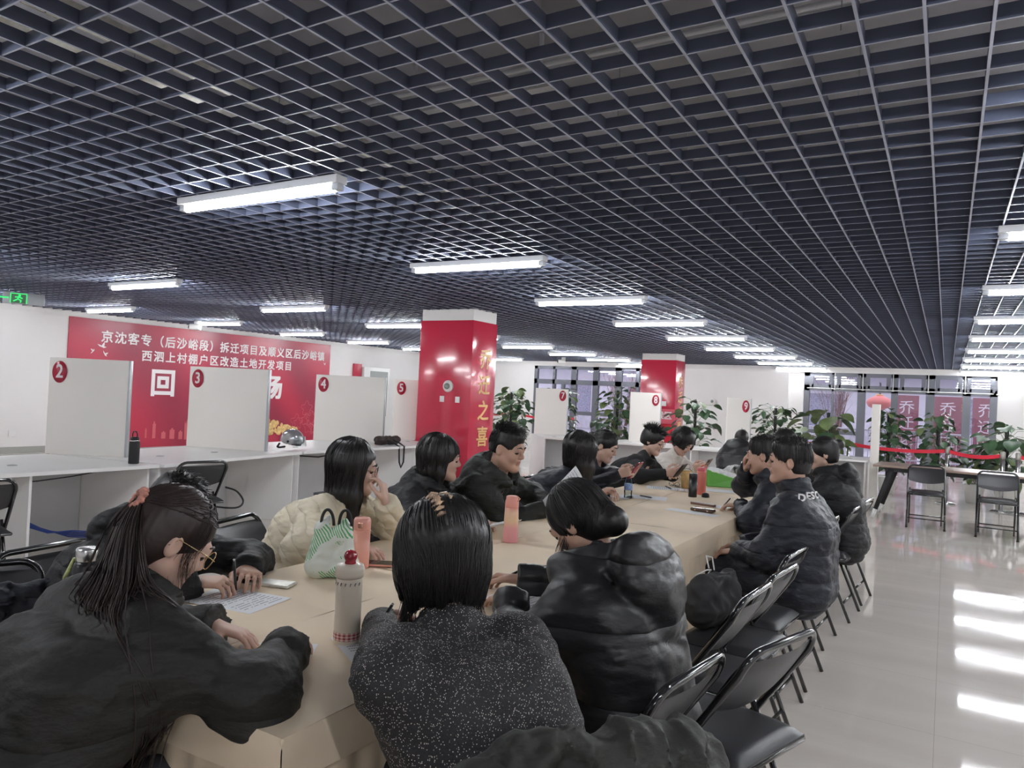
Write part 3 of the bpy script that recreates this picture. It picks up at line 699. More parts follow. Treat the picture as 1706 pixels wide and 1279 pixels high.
pn = ['behind the coat of the person at the far desk', 'behind the woman with the hair bun', 'between the middle and right potted plants', 'near the right edge of the picture', 'second one close by near the right edge', 'beyond the right edge']
for p, n_ in zip(posts, pn): belt_post(p[0], p[1], 'steel belt barrier post '+n_)
belt(posts[0], posts[1], 'red barrier belt at far left of the right hand row')
belt(posts[1], posts[2], 'red barrier belt passing behind the white end post')
belt(posts[2], posts[3], 'red barrier belt above the right end of the brown table')
belt(posts[4], posts[5], 'red barrier belt at the right picture edge')
for p, n_ in (((-12.9, 17.6), 'by the corner plant between panels four and five'), ((-11.2, 18.6), 'behind the nearer red column'), ((-8.9, 18.4), 'before the glazed doors'), ((-10.6, 18.4), 'hidden behind panel seven')): belt_post(p[0], p[1], 'steel belt barrier post '+n_)
belt((-12.9, 17.6), (-11.2, 18.6), 'red barrier belt seen between panels four and five')
belt((-10.6, 18.4), (-8.9, 18.4), 'red barrier belt before the glazed doors')

# ================================================================ potted plants
def plant(x, y, h, spread, n, seed, lab, leafsz=0.17, light=0.3, pole=True, z_low=0.45, rot=0, mat_='leaf'):
    rnd = random.Random(seed)
    t = thing('potted_plant', lab, 'plant', (x, y, 0), 0, 'leafy pole plants in white pots')
    MB().lathe([(0, 0), (0.12, 0), (0.16, 0.30), (0.175, 0.31), (0.175, 0.33), (0.15, 0.33), (0.14, 0.28), (0, 0.28)], n=24).build('pot', M['pot_white'], t)
    MB().lathe([(0.139, 0.281), (0, 0.287)], n=16).build('soil', M['soil'], t)
    if pole: MB().tube([(0, 0, 0.27), (0, 0, h-0.02)], 0.03, 8).build('moss_pole', M['moss_pole'], t)
    b = MB(); st = MB()
    n = int(n*1.9)
    for i in range(n):
        a = i*2.399+rnd.uniform(-.5, .5); z0 = z_low+(h-z_low-0.05)*(i+0.5)/n
        rr = spread*rnd.uniform(0.35, 1.0)*(0.75+0.5*math.sin(math.pi*(i+.5)/n)); zt = z0+rnd.uniform(-0.02, 0.16)
        tip = Vector((math.cos(a)*rr, math.sin(a)*rr, zt)); base = Vector((math.cos(a)*0.02, math.sin(a)*0.02, z0-0.06))
        mid = base.lerp(tip, .5)+Vector((0, 0, 0.07)); st.tube([base, mid, tip], 0.004, 4)
        L_ = leafsz*rnd.uniform(0.75, 1.35); wd = L_*rnd.uniform(0.42, 0.56)
        d = Vector((math.cos(a+rnd.uniform(-.6, .6)), math.sin(a+rnd.uniform(-.6, .6)), rnd.uniform(-0.9, 0.15))).normalized()
        s = d.cross(Vector((0, 0, 1))).normalized(); s = (s+Vector((0, 0, rnd.uniform(-.5, .5)))).normalized(); nn = s.cross(d).normalized()
        b.m = 1 if rnd.random() < light else 0
        def lf(u, v):
            wv = wd*(math.sin(math.pi*min(1, u*0.93+0.07))**0.75)*(1-0.25*u)
            c = (v*2-1)
            return tip+d*(L_*u)+s*(c*wv)+nn*(0.25*wv*abs(c)-0.22*L_*u*u)
        b.grid(lf, 7, 4)
    st.build('stems', M['leaf_light'], t)
    b.build('foliage', [M['leaf'], M['leaf_light']], t)
    return t
plant(-12.5, 17.2, 1.75, .42, 60, 1, 'tall potted plant in the far corner between panels four and five')
plant(-8.3, 13.9, 1.55, .42, 70, 2, 'dense potted plant left of panel seven')
plant(-8.1, 15.8, 1.65, .40, 60, 3, 'potted plant with pale leaves before the glazed doors, right of panel seven')
plant(-6.4, 15.4, 1.70, .42, 64, 4, 'potted plant left of panel eight')
plant(-4.25, 14.2, 1.55, .40, 30, 5, 'broad leaved potted plant before the white far wall, right of the farther column', .20, .05)
plant(-2.95, 15.3, 1.48, .42, 60, 6, 'small leaved potted plant before the white far wall behind the red belt', .15, .1)
plant(-1.80, 14.0, 1.45, .36, 15, 7, 'potted plant with big round pale leaves behind the woman with the bun', .26, .75, z_low=.7)
plant(-0.90, 15.0, 1.50, .26, 70, 8, 'bushy potted plant behind the white end post', .13, .1)
plant(-0.12, 14.85, 1.45, .34, 50, 9, 'wide potted plant before the far right window above the brown table', .145, .15)
plant(0.86, 14.5, 1.32, .34, 36, 10, 'potted plant with long drooping leaves at the right picture edge', .21, .15)
plant(0.45, 14.9, 0.80, .22, 34, 11, 'low potted plant behind the brown table', .12, .4, pole=False, z_low=.36)
# ================================================================ people: implicit surfaces
def V3(*a): return np.array(a[0] if len(a) == 1 else a, dtype=np.float32)
def nrm(a): a = np.asarray(a, dtype=np.float32); return a/(np.linalg.norm(a)+1e-9)
_rs = np.random.RandomState(7)
_NK = _rs.normal(size=(14, 3)).astype(np.float32); _NK /= np.linalg.norm(_NK, axis=1, keepdims=True)
_NF = (2*np.pi*np.geomspace(1, 3.2, 14)).astype(np.float32); _NP = _rs.uniform(0, 6.28, 14).astype(np.float32)
def snoise(p, f):
    """smooth pseudo-noise in about -1..1 (sum of warped waves)."""
    q = p*f; q = q+0.35*np.sin(q[:, [1, 2, 0]]*5.1+1.7)/3
    o = np.zeros(len(p), np.float32)
    for k in range(0, 14, 2): o += np.sin((q@_NK[k])*_NF[k]/2+_NP[k])
    return o/3.2
class SDF:
    def __init__(s): s.P = []; s.disp = None; s.dmax = 0.0
    def _a(s, fn, lo, hi, k, op): s.P.append((fn, np.asarray(lo, np.float32), np.asarray(hi, np.float32), k, op)); return s
    def cap(s, a, b, ra, rb=None, k=0.02, op='u', puff=None, cut=False, sq=None):
        """tapered capsule; puff=(period, amount) quilts it, cut ends it flat at b, sq=(axis, factor) flattens it."""
        a, b = V3(a), V3(b); rb = ra if rb is None else rb; ab = b-a; L2 = float(ab@ab)+1e-9; L = math.sqrt(L2); d_ = ab/L
        def fn(p):
            q = p-a; t = np.clip(q@ab/L2, 0, 1); v = q-t[:, None]*ab
            if sq is not None:
                ax = V3(sq[0]); c = v@ax; v = v+(c*(1/sq[1]-1))[:, None]*ax
            r = ra+(rb-ra)*t
            if puff: r = r+puff[1]*(np.abs(np.sin(np.pi*t*L/puff[0]))**0.6-0.6)
            d = np.sqrt((v*v).sum(1))-r
            if cut: d = np.maximum(d, (p-b)@d_)
            return d
        m = max(ra, rb)+(puff[1] if puff else 0)
        return s._a(fn, np.minimum(a, b)-m, np.maximum(a, b)+m, k, op)
    def ell(s, c, r, R=None, k=0.02, op='u'):
        c, r = V3(c), V3(r); R = np.eye(3, dtype=np.float32) if R is None else np.asarray(R, np.float32)  # rows: local axes
        def fn(p):
            q = (p-c)@R.T; k0 = np.sqrt(((q/r)**2).sum(1)); k1 = np.sqrt(((q/(r*r))**2).sum(1))+1e-9
            return k0*(k0-1)/k1
        m = float(r.max()); return s._a(fn, c-m, c+m, k, op)
    def half(s, c, n_, k=0.004):
        c, n_ = V3(c), nrm(n_); return s._a(lambda p: (p-c)@n_, [1e9]*3, [-1e9]*3, k, 'i')
    def path(s, pts, rs, k=0.02, **kw):
        for i in range(len(pts)-1): s.cap(pts[i], pts[i+1], rs[i], rs[i+1], k, **kw)
        return s
    @staticmethod
    def comb(d, e, k, op):
        if op == 'u':
            h = np.clip(0.5+0.5*(d-e)/k, 0, 1); return d+(e-d)*h-k*h*(1-h)
        if op == 's':
            h = np.clip(0.5-0.5*(d+e)/k, 0, 1); return d+(-e-d)*h+k*h*(1-h)
        h = np.clip(0.5-0.5*(e-d)/k, 0, 1); return e+(d-e)*h+k*h*(1-h)
    def __call__(s, p):
        p = np.asarray(p, np.float32); d = None
        for fn, lo, hi, k, op in s.P:
            e = fn(p); d = e if d is None else s.comb(d, e, k, op)
        if s.disp is not None: d = d+s.disp(p)
        return d
    def mesh(s, vox, c=4):
        U = [q for q in s.P if q[4] == 'u']
        lo = np.min([q[1] for q in U], axis=0)-0.02; hi = np.max([q[2] for q in U], axis=0)+0.02
        B = vox*c; n = np.ceil((hi-lo)/B).astype(int)+1
        g = np.stack(np.meshgrid(*[np.arange(x) for x in n], indexing='ij'), -1).reshape(-1, 3)
        ctr = (lo+(g+0.5-0.5/c)*B).astype(np.float32); hd = B*0.87
        raw = []; d = None
        for fn, a, b, k, op in s.P:
            e = fn(ctr); raw.append(e); d = e if d is None else s.comb(d, e, k, op)
        act = np.nonzero(np.abs(d) < hd*1.5+s.dmax+0.004)[0]
        D = np.where(d < 0, -1.0, 1.0).astype(np.float32).reshape(n)
        D = np.repeat(np.repeat(np.repeat(D, c, 0), c, 1), c, 2)
        off = np.stack(np.meshgrid(*[np.arange(c)]*3, indexing='ij'), -1).reshape(-1, 3)
        pts = (lo+((g[act]*c)[:, None, :]+off[None])*vox).astype(np.float32)
        F = np.full((len(act), c**3), 9.0, np.float32)
        for (fn, a, b, k, op), e in zip(s.P, raw):
            ee = e[act]
            sel = np.nonzero(ee < hd*1.5+s.dmax+k*1.5+0.006)[0] if op == 'u' else (np.nonzero(ee < hd*1.5+k*1.5+s.dmax+0.006)[0] if op == 's' else np.nonzero(ee > -(hd*1.5+k*1.5+s.dmax+0.006))[0])
            if not len(sel): continue
            q = fn(pts[sel].reshape(-1, 3)).reshape(len(sel), -1)
            F[sel] = s.comb(F[sel], q, k, op)
        if s.disp is not None: F += s.disp(pts.reshape(-1, 3)).reshape(F.shape)
        ii = (g[act]*c)[:, None, :]+off[None]; ii = ii.reshape(-1, 3)
        D[ii[:, 0], ii[:, 1], ii[:, 2]] = F.reshape(-1)
        return surfnet(D, lo, vox)
def surfnet(D, lo, vox):
    I = D < 0; sx, sy, sz = D.shape
    cnt = np.zeros((sx-1, sy-1, sz-1), np.int8)
    for a in (0, 1):
        for b in (0, 1):
            for c in (0, 1): cnt += I[a:sx-1+a, b:sy-1+b, c:sz-1+c]
    idx = np.argwhere((cnt > 0) & (cnt < 8))
    vid = np.full(cnt.shape, -1, np.int32); vid[idx[:, 0], idx[:, 1], idx[:, 2]] = np.arange(len(idx))
    val = {}
    for a in (0, 1):
        for b in (0, 1):
            for c in (0, 1): val[a, b, c] = D[idx[:, 0]+a, idx[:, 1]+b, idx[:, 2]+c]
    acc = np.zeros((len(idx), 3), np.float32); num = np.zeros(len(idx), np.float32)
    for ax in range(3):
        for u in (0, 1):
            for v in (0, 1):
                k0 = [0, 0, 0]; o = [q for q in range(3) if q != ax]; k0[o[0]] = u; k0[o[1]] = v; k1 = list(k0); k1[ax] = 1
                a, b = val[tuple(k0)], val[tuple(k1)]; m = (a < 0) != (b < 0)
                t = np.where(m, a/np.where(m, a-b, 1), 0)
                p = np.zeros((len(idx), 3), np.float32); p[:, o[0]] = u; p[:, o[1]] = v; p[:, ax] = t
                acc += p*m[:, None]; num += m
    V = (lo+(idx+acc/np.maximum(num, 1)[:, None])*vox).astype(np.float32)
    FS = []
    for ax in range(3):
        o = [q for q in range(3) if q != ax]
        sl = [slice(1, -1)]*3; s0 = list(sl); s1 = list(sl); s0[ax] = slice(0, -1); s1[ax] = slice(1, None)
        A, Bq = I[tuple(s0)], I[tuple(s1)]
        for flip, msk in ((0, A & ~Bq), (1, ~A & Bq)):
            e = np.argwhere(msk)
            if not len(e): continue
            e[:, o[0]] += 1; e[:, o[1]] += 1
            def cv(du, dv):
                q = e.copy(); q[:, o[0]] -= du; q[:, o[1]] -= dv; return vid[q[:, 0], q[:, 1], q[:, 2]]
            quad = np.stack([cv(1, 1), cv(0, 1), cv(0, 0), cv(1, 0)], -1)
            if (ax == 1) != bool(flip): quad = quad[:, ::-1]
            FS.append(quad)
    F = np.concatenate(FS) if FS else np.zeros((0, 4), int)
    F = F[(F >= 0).all(1)]
    # one smoothing pass keeps the voxel steps from showing
    for _ in range(2):
        S = np.zeros_like(V); C = np.zeros(len(V), np.float32)
        for a, b in ((0, 1), (1, 2), (2, 3), (3, 0)):
            np.add.at(S, F[:, a], V[F[:, b]]); np.add.at(C, F[:, a], 1)
        V = V*0.5+S/np.maximum(C, 1)[:, None]*0.5
    return V, F
def npmesh(name, V, F, mats, parent, mi=None, smooth=True):
    me = bpy.data.meshes.new(name); nv, nf = len(V), len(F)
    k = F.shape[1] if nf else 4
    me.vertices.add(nv); me.vertices.foreach_set('co', np.ascontiguousarray(V, dtype=np.float32).ravel())
    me.loops.add(nf*k); me.loops.foreach_set('vertex_index', np.ascontiguousarray(F, dtype=np.int32).ravel())
    me.polygons.add(nf); me.polygons.foreach_set('loop_start', np.arange(0, nf*k, k, dtype=np.int32))
    me.polygons.foreach_set('use_smooth', np.full(nf, smooth, dtype=bool))
    for m_ in (mats if isinstance(mats, (list, tuple)) else [mats]): me.materials.append(m_)
    if mi is not None: me.polygons.foreach_set('material_index', np.asarray(mi, dtype=np.int32))
    me.update(calc_edges=True); me.validate()
    return link(name, me, parent)
def strand_mesh(C, r, n=3):
    """C: (S, K, 3) strand centre lines, r: (K,) or (S, K) radii -> tube mesh arrays."""
    S, K, _ = C.shape; r = np.broadcast_to(r, (S, K))
    T = np.gradient(C, axis=1); T /= np.linalg.norm(T, axis=2, keepdims=True)+1e-9
    ref = np.where(np.abs(T[..., 2:3]) > 0.9, np.array([1., 0, 0]), np.array([0, 0, 1.]))
    A = np.cross(T, ref); A /= np.linalg.norm(A, axis=2, keepdims=True)+1e-9; Bv = np.cross(T, A)
    Vs = []
    for j in range(n):
        q = 2*np.pi*j/n; Vs.append(C+(A*np.cos(q)+Bv*np.sin(q))*r[..., None])
    V = np.stack(Vs, 2).reshape(-1, 3)
    s = np.arange(S)[:, None, None]*K*n; k_ = np.arange(K-1)[None, :, None]*n; j = np.arange(n)[None, None, :]
    a = s+k_+j; b = s+k_+(j+1) % n; c = b+n; d = a+n
    return V, np.stack([a, b, c, d], -1).reshape(-1, 4)

M['skin'] = mat('skin', (0.52, 0.315, 0.235), 0.5, var=0.06, vscale=14, sss=0.12)
M['skin_pale'] = mat('skin_pale', (0.62, 0.40, 0.315), 0.5, var=0.05, vscale=14, sss=0.12)
M['lips'] = mat('lips', (0.42, 0.185, 0.15), 0.45)
M['eye'] = mat('eye', (0.02, 0.015, 0.013), 0.15)
M['eye_white'] = mat('eye_white', (0.62, 0.58, 0.55), 0.3)
M['hair'] = mat('hair', (0.012, 0.0105, 0.0105), 0.42, spec=0.45)
M['hair_brown'] = mat('hair_brown', (0.030, 0.018, 0.016), 0.42, spec=0.45)
def coatmat(nm, col, rough, bump=0.55, bscale=22, sheen=0.0, bd=0.012, spec=0.3):
    return mat(nm, col, rough, bump=bump, bscale=bscale, bdist=bd, sheen=sheen, spec=spec, stretch=(1, 1, 2.2))
M['coat_black'] = coatmat('coat_black', (0.0135, 0.014, 0.0155), 0.55)
M['coat_warm'] = coatmat('coat_warm', (0.020, 0.019, 0.017), 0.6)
M['coat_green'] = coatmat('coat_green', (0.019, 0.021, 0.018), 0.6)
M['coat_shiny'] = coatmat('coat_shiny', (0.016, 0.016, 0.0175), 0.42, 0.45, 15, 0.0, 0.010, 0.4)
M['coat_navy'] = coatmat('coat_navy', (0.017, 0.019, 0.027), 0.5)
M['knit_black'] = coatmat('knit_black', (0.016, 0.016, 0.017), 0.8, 0.6, 120, 0.0, 0.003)
M['coat_cream'] = coatmat('coat_cream', (0.74, 0.66, 0.50), 0.6, 0.55, 26, 0.1, 0.010)
def quilted(nm, scale, dist, strength, dirn='Z', det=1.5, bd=0.012):
    """adds stitched quilting to a coat material: bands of a distorted wave feed the bump."""
    m = M[nm]; n, l = nt(m); bp = [q for q in n if q.type == 'BUMP'][0]; tc = [q for q in n if q.type == 'TEX_COORD'][0]
    wv = n.new('ShaderNodeTexWave'); wv.bands_direction = dirn; wv.inputs['Scale'].default_value = scale; wv.inputs['Distortion'].default_value = dist; wv.inputs['Detail'].default_value = det; wv.inputs['Detail Scale'].default_value = 1.2
    pw = n.new('ShaderNodeMath'); pw.operation = 'POWER'; pw.inputs[1].default_value = 0.35
    b2 = n.new('ShaderNodeBump'); b2.inputs['Strength'].default_value = strength; b2.inputs['Distance'].default_value = bd
    l.new(tc.outputs['Object'], wv.inputs['Vector']); l.new(wv.outputs['Fac'], pw.inputs[0]); l.new(pw.outputs[0], b2.inputs['Height'])
    l.new(b2.outputs[0], bp.inputs['Normal'])
quilted('coat_cream', 5.5, 3.2, 0.85, 'DIAGONAL'); quilted('coat_shiny', 1.55, 1.2, 0.9, 'Z', bd=0.02); quilted('coat_navy', 2.2, 1.0, 0.7, 'Z', bd=0.015); quilted('coat_black', 1.9, 1.0, 0.7, 'Z', bd=0.015); quilted('coat_warm', 1.25, 1.0, 0.9, 'Z', bd=0.02); quilted('coat_green', 1.6, 1.0, 0.6, 'Z', bd=0.015)
M['sweater_white'] = coatmat('sweater_white', (0.68, 0.62, 0.57), 0.85, 0.5, 90, 0.1, 0.004)
M['trousers'] = mat('trousers', (0.018, 0.018, 0.022), 0.75, bump=0.3, bscale=20)
M['shoe'] = mat('shoe', (0.03, 0.03, 0.03), 0.5)
M['gold_wire'] = mat('gold_wire', (0.75, 0.55, 0.3), 0.25, metal=1.0)
M['dark_wire'] = mat('dark_wire', (0.09, 0.04, 0.03), 0.3)
M['lens'] = glassmat('lens', (0.97, 0.97, 0.98), 0.0, 1.4, 1.0)
def sparkle_mat():
    m = bpy.data.materials.new('sparkle_knit'); m.use_nodes = True; n, l = nt(m); b = n['Principled BSDF']
    tc = n.new('ShaderNodeTexCoord')
    vo = n.new('ShaderNodeTexVoronoi'); vo.inputs['Scale'].default_value = 270; l.new(tc.outputs['Object'], vo.inputs['Vector'])
    lt = n.new('ShaderNodeMath'); lt.operation = 'LESS_THAN'; lt.inputs[1].default_value = 0.30; l.new(vo.outputs['Distance'], lt.inputs[0])
    rd = n.new('ShaderNodeSeparateColor'); l.new(vo.outputs['Color'], rd.inputs[0])
    gt = n.new('ShaderNodeMath'); gt.operation = 'GREATER_THAN'; gt.inputs[1].default_value = 0.60; l.new(rd.outputs[0], gt.inputs[0])
    mu = n.new('ShaderNodeMath'); mu.operation = 'MULTIPLY'; l.new(lt.outputs[0], mu.inputs[0]); l.new(gt.outputs[0], mu.inputs[1])
    mx = n.new('ShaderNodeMixRGB'); l.new(mu.outputs[0], mx.inputs[0]); mx.inputs[1].default_value = (0.013, 0.013, 0.015, 1); mx.inputs[2].default_value = (0.62, 0.55, 0.50, 1)
    l.new(mx.outputs[0], b.inputs['Base Color']); b.inputs['Roughness'].default_value = 0.7
    nb = n.new('ShaderNodeTexNoise'); nb.inputs['Scale'].default_value = 150; l.new(tc.outputs['Object'], nb.inputs['Vector'])
    bp = n.new('ShaderNodeBump'); bp.inputs['Strength'].default_value = 0.6; bp.inputs['Distance'].default_value = 0.004
    l.new(nb.outputs['Fac'], bp.inputs['Height']); l.new(bp.outputs[0], b.inputs['Normal']); return m
M['sparkle'] = sparkle_mat()

def rotv(v, ax, a):
    v, ax = np.asarray(v, float), nrm(ax).astype(float); return v*math.cos(a)+np.cross(ax, v)*math.sin(a)+ax*(ax@v)*(1-math.cos(a))
def ik(S, T, l1, l2, pole):
    S, T = np.asarray(S, float), np.asarray(T, float); d = T-S; L = np.linalg.norm(d)
    if L > (l1+l2)*0.985: l1 = l2 = L/1.97
    u = d/L; a = (l1*l1-l2*l2+L*L)/(2*L); h = math.sqrt(max(1e-6, l1*l1-a*a))
    p = np.asarray(pole, float)-S; p = p-u*(p@u); p /= np.linalg.norm(p)+1e-9
    return S+u*a+p*h
def add_hand(s, W, d, n_, th, curl, spread=0.16, sc_=1.0, k=0.006):
    """palm, four jointed fingers of unequal length and a thumb leaving the side of the palm.
    d: pointing direction, n_: back-of-hand normal, th: thumb side."""
    W = np.asarray(W, float); d = nrm(d).astype(float); n_ = np.asarray(n_, float); n_ = nrm(n_-d*(n_@d)).astype(float)
    x = np.asarray(th, float); x = nrm(x-d*(x@d)-n_*(x@n_)).astype(float)
    c = [curl]*4 if not isinstance(curl, (list, tuple)) else curl
    for i, (o, ln, r) in enumerate(((0.030, 0.074, .0085), (0.010, 0.082, .0088), (-0.011, 0.076, .0083), (-0.030, 0.060, .0075))):
        o *= sc_; ln *= sc_; r *= sc_
        K = W+d*(0.088-abs(o-0.005)*0.25)*sc_+x*o
        s.cap(W+x*o*0.55, K, 0.0165*sc_, 0.0125*sc_, 0.014, sq=(n_, 0.85))
        a = rotv(d, n_, 0)+x*(o/0.03)*spread; a = nrm(a).astype(float)
        axn = np.cross(a, -n_); p = K; ang = 0
        for f, m in ((0.44, 0.75), (0.31, 1.0), (0.25, 0.8)):
            ang += c[i]*m; dirn = rotv(a, axn, ang); q = p+dirn*ln*f
            s.cap(p, q, r, r*0.92, k); p = q; r *= 0.93
    tb = W+d*0.022*sc_+x*0.026*sc_-n_*0.006*sc_
    t1 = tb+nrm(d*0.75+x*0.75-n_*0.35)*0.042*sc_; cu = sum(c)/4
    t2 = t1+nrm(d*0.95+x*(0.25-0.3*cu)-n_*(0.25+0.35*cu))*0.034*sc_; t3 = t2+nrm(d*1.0-x*(0.1+0.35*cu)-n_*(0.2+0.3*cu))*0.026*sc_
    s.cap(tb, t1, 0.0155*sc_, 0.0115*sc_, 0.012); s.cap(t1, t2, 0.0112*sc_, 0.010*sc_, k); s.cap(t2, t3, 0.010*sc_, 0.0085*sc_, k)

class Person:
    """Builds one seated figure: continuous skin body plus clothing, hair and small things as children."""
    def __init__(s, label, hips, face, head, gaze, pitch=20, roll=0, scale=1.0, vox=0.006, cvox=0.009, skin='skin', male=False, fat=1.0, twist=0, neck_out=0.0):
        s.scale, s.male, s.fat, s.vox, s.cvox, s.skin = scale, male, fat, vox, cvox, skin
        s.root = thing('person', label, 'person', (hips[0], hips[1], 0), 0, 'people seated around the meeting table')
        s.o = V3(hips[0], hips[1], 0).astype(float)
        fa = math.radians(face+twist); s.F = np.array([math.cos(fa), math.sin(fa), 0]); s.L = np.array([-s.F[1], s.F[0], 0]); s.U = np.array([0, 0, 1.])
        f0 = math.radians(face); s.F0 = np.array([math.cos(f0), math.sin(f0), 0]); s.L0 = np.array([-s.F0[1], s.F0[0], 0])
        g = math.radians(gaze); p = math.radians(pitch)
        hf = np.array([math.cos(g)*math.cos(p), math.sin(g)*math.cos(p), -math.sin(p)]); hl = np.array([-math.sin(g), math.cos(g), 0])
        hu = np.cross(hf, hl); rr = math.radians(roll); hl, hu = hl*math.cos(rr)+hu*math.sin(rr), hu*math.cos(rr)-hl*math.sin(rr)
        s.hf, s.hl, s.hu = hf, hl, hu; s.H = np.asarray(head, float)-s.o; s.R = np.stack([hf, hl, hu])
        s.P = np.array([0, 0, 0.55]); k = scale
        s.N = s.H-hu*0.085*k-s.F*0.03*k-s.U*0.085*k
        s.lean = nrm(s.N-s.P).astype(float); s.tl = np.linalg.norm(s.N-s.P)
        fr = nrm(s.F-s.lean*(s.F@s.lean)).astype(float); s.TF = fr
        s.sh = {}
        for sd in (1, -1): s.sh[sd] = s.N-s.lean*0.055*k+s.L*sd*(0.185 if male else 0.165)*k-s.F*0.01
        s.arms = {}
        s.bend = s.P+(s.N-s.P)*0.5-fr*0.045
    def h(s, f, l, u): k = s.scale; return s.H+s.hf*f*k+s.hl*l*k+s.hu*u*k
    def arm(s, sd, wrist, pole, d=None, n_=(0, 0, 1), th=None, curl=0.35, fist=False, spread=0.12, elbow=None):
        """sd 1 = the person's left, -1 = right. World coordinates."""
        k = s.scale; W = np.asarray(wrist, float)-s.o; E = ik(s.sh[sd], W, 0.275*k, 0.245*k, np.asarray(pole, float)-s.o) if elbow is None else np.asarray(elbow, float)-s.o
        d = nrm(W-E).astype(float) if d is None else nrm(d).astype(float)
        if th is None: th = np.cross(d, np.asarray(n_, float))*(1 if sd == 1 else -1)
        s.arms[sd] = (E, W, d, np.asarray(n_, float), np.asarray(th, float), curl, spread); return s
    def body(s):
        k = s.scale; S = SDF(); P = s.P; N = s.N
        # torso core and neck
        S.cap(P, s.bend, 0.10, 0.095, 0.05); S.cap(s.bend, N-s.lean*0.08, 0.095, 0.09, 0.05)
        S.cap(s.sh[1], s.sh[-1], 0.045, 0.045, 0.04)
        S.cap(N-s.lean*0.02, s.h(-0.02, 0, -0.06), 0.058*k if s.male else 0.047*k, 0.056*k if s.male else 0.045*k, 0.03)
        R = s.R
        S.ell(s.h(-0.008, 0, 0.032), (0.098*k, 0.077*k, 0.092*k), R, 0.02)
        S.ell(s.h(0.026, 0, -0.035), (0.066*k, (0.064 if s.male else 0.059)*k, 0.082*k), R, 0.03)
        for l in (-1, 1):
            S.cap(s.h(0.015, l*0.048, -0.058), s.h(0.072, l*0.014, -0.098), 0.023*k, 0.02*k, 0.03)
            S.ell(s.h(0.062, l*0.036, -0.03), (0.030*k, 0.024*k, 0.026*k), R, 0.02)
            S.ell(s.h(0.099, l*0.031, 0.006), (0.013*k, 0.019*k, 0.010*k), R, 0.012, 's')
            S.ell(s.h(0.081, l*0.031, 0.006), (0.0125*k, 0.019*k, 0.0125*k), R, 0.004)
            S.cap(s.h(0.092, l*0.014, 0.0065), s.h(0.083, l*0.046, 0.004), 0.0045*k, 0.004*k, 0.004)
            S.ell(s.h(0.100, l*0.011, -0.030), (0.009*k, 0.008*k, 0.007*k), R, 0.006)
            S.ell(s.h(-0.006, l*0.078, -0.008), (0.019*k, 0.010*k, 0.032*k), R, 0.006)
            S.ell(s.h(-0.001, l*0.087, -0.005), (0.010*k, 0.006*k, 0.020*k), R, 0.004, 's')
        S.cap(s.h(0.089, -0.034, 0.024), s.h(0.089, 0.034, 0.024), 0.011*k, 0.011*k, 0.02)
        S.cap(s.h(0.090, 0, 0.014), s.h(0.109, 0, -0.021), 0.0085*k, 0.0125*k, 0.012)
        S.cap(s.h(0.092, -0.016, -0.052), s.h(0.092, 0.016, -0.052), 0.007*k, 0.007*k, 0.006)
        S.cap(s.h(0.096, -0.006, -0.050), s.h(0.096, 0.006, -0.050), 0.006*k, 0.006*k, 0.006)
        S.cap(s.h(0.091, -0.013, -0.0665), s.h(0.091, 0.013, -0.0665), 0.0075*k, 0.0075*k, 0.005)
        S.ell(s.h(0.078, 0, -0.098), (0.021*k, 0.024*k, 0.019*k), R, 0.02)
        for sd, (E, W, d, n_, th, curl, spread) in s.arms.items():
            S.cap(s.sh[sd], E, 0.043*k, 0.037*k, 0.03); S.cap(E, W-nrm(W-E)*0.01, 0.038*k, 0.026*k, 0.02)
            add_hand(S, W, d, n_, th, curl, spread, k*(1.03 if s.male else 0.94))
        V, F = S.mesh(s.vox)
        C = V[F].mean(1); q = (C-s.H)@s.R.T/k
        lip = (q[:, 0] > 0.090) & (np.abs(q[:, 1]) < 0.019) & (q[:, 2] < -0.0465) & (q[:, 2] > -0.0725)
        s.body_o = npmesh('body', V, F, [M[s.skin], M['lips']], s.root, lip.astype(int))
        b = MB()
        for l in (-1, 1):
            Rm = Matrix([list(map(float, r)) for r in (s.hf, s.hl, s.hu)]).transposed()
            b.m = 0; b.lathe([(0.0135*k*math.sin(a), 0.0125*k*math.cos(a)) for a in np.linspace(0, math.pi, 10)], s.h(0.0805, l*0.031, 0.0), 14, Rm, 1.05, 1.3)
        e = b.build('eyes', [M['eye']], s.root)
        b = MB()
        for l in (-1, 1):
            pts = [s.h(0.103, l*0.012, 0.027), s.h(0.101, l*0.028, 0.033), s.h(0.088, l*0.046, 0.027)]
            b.tube(pts, [0.0035*k, 0.0045*k, 0.002*k], 6)
        b.build('eyebrows', M['hair'], s.root)
        return s
    def legs(s, skirt=None):
        k = s.scale; S = SDF()
        for sd in (1, -1):
            hp = s.P+s.L0*sd*0.09+np.array([0, 0, -0.01]); kn = hp+s.F0*0.42*k+s.L0*sd*0.04; kn[2] = 0.53; ft = kn+s.F0*0.02; ft[2] = 0.09
            S.cap(hp, kn, 0.085*s.fat, 0.065, 0.04); S.cap(kn, ft, 0.062, 0.045, 0.02)
        S.cap(s.P+s.L0*0.1, s.P-s.L0*0.1, 0.11, 0.11, 0.04)
        V, F = S.mesh(0.014); npmesh('trousers', V, F, M['trousers'], s.root)
        for sd in (1, -1):
            hp = s.P+s.L0*sd*0.13; kn = hp+s.F0*0.44*k
            S = SDF(); a = kn.copy(); a[2] = 0.045; S.cap(a-s.F0*0.04, a+s.F0*0.15-np.array([0, 0, .012]), 0.042, 0.032, 0.02); S.half((0, 0, 0.002), (0, 0, -1))
            V, F = S.mesh(0.009); npmesh('shoe', V, F, M['shoe'], s.root)
        return s
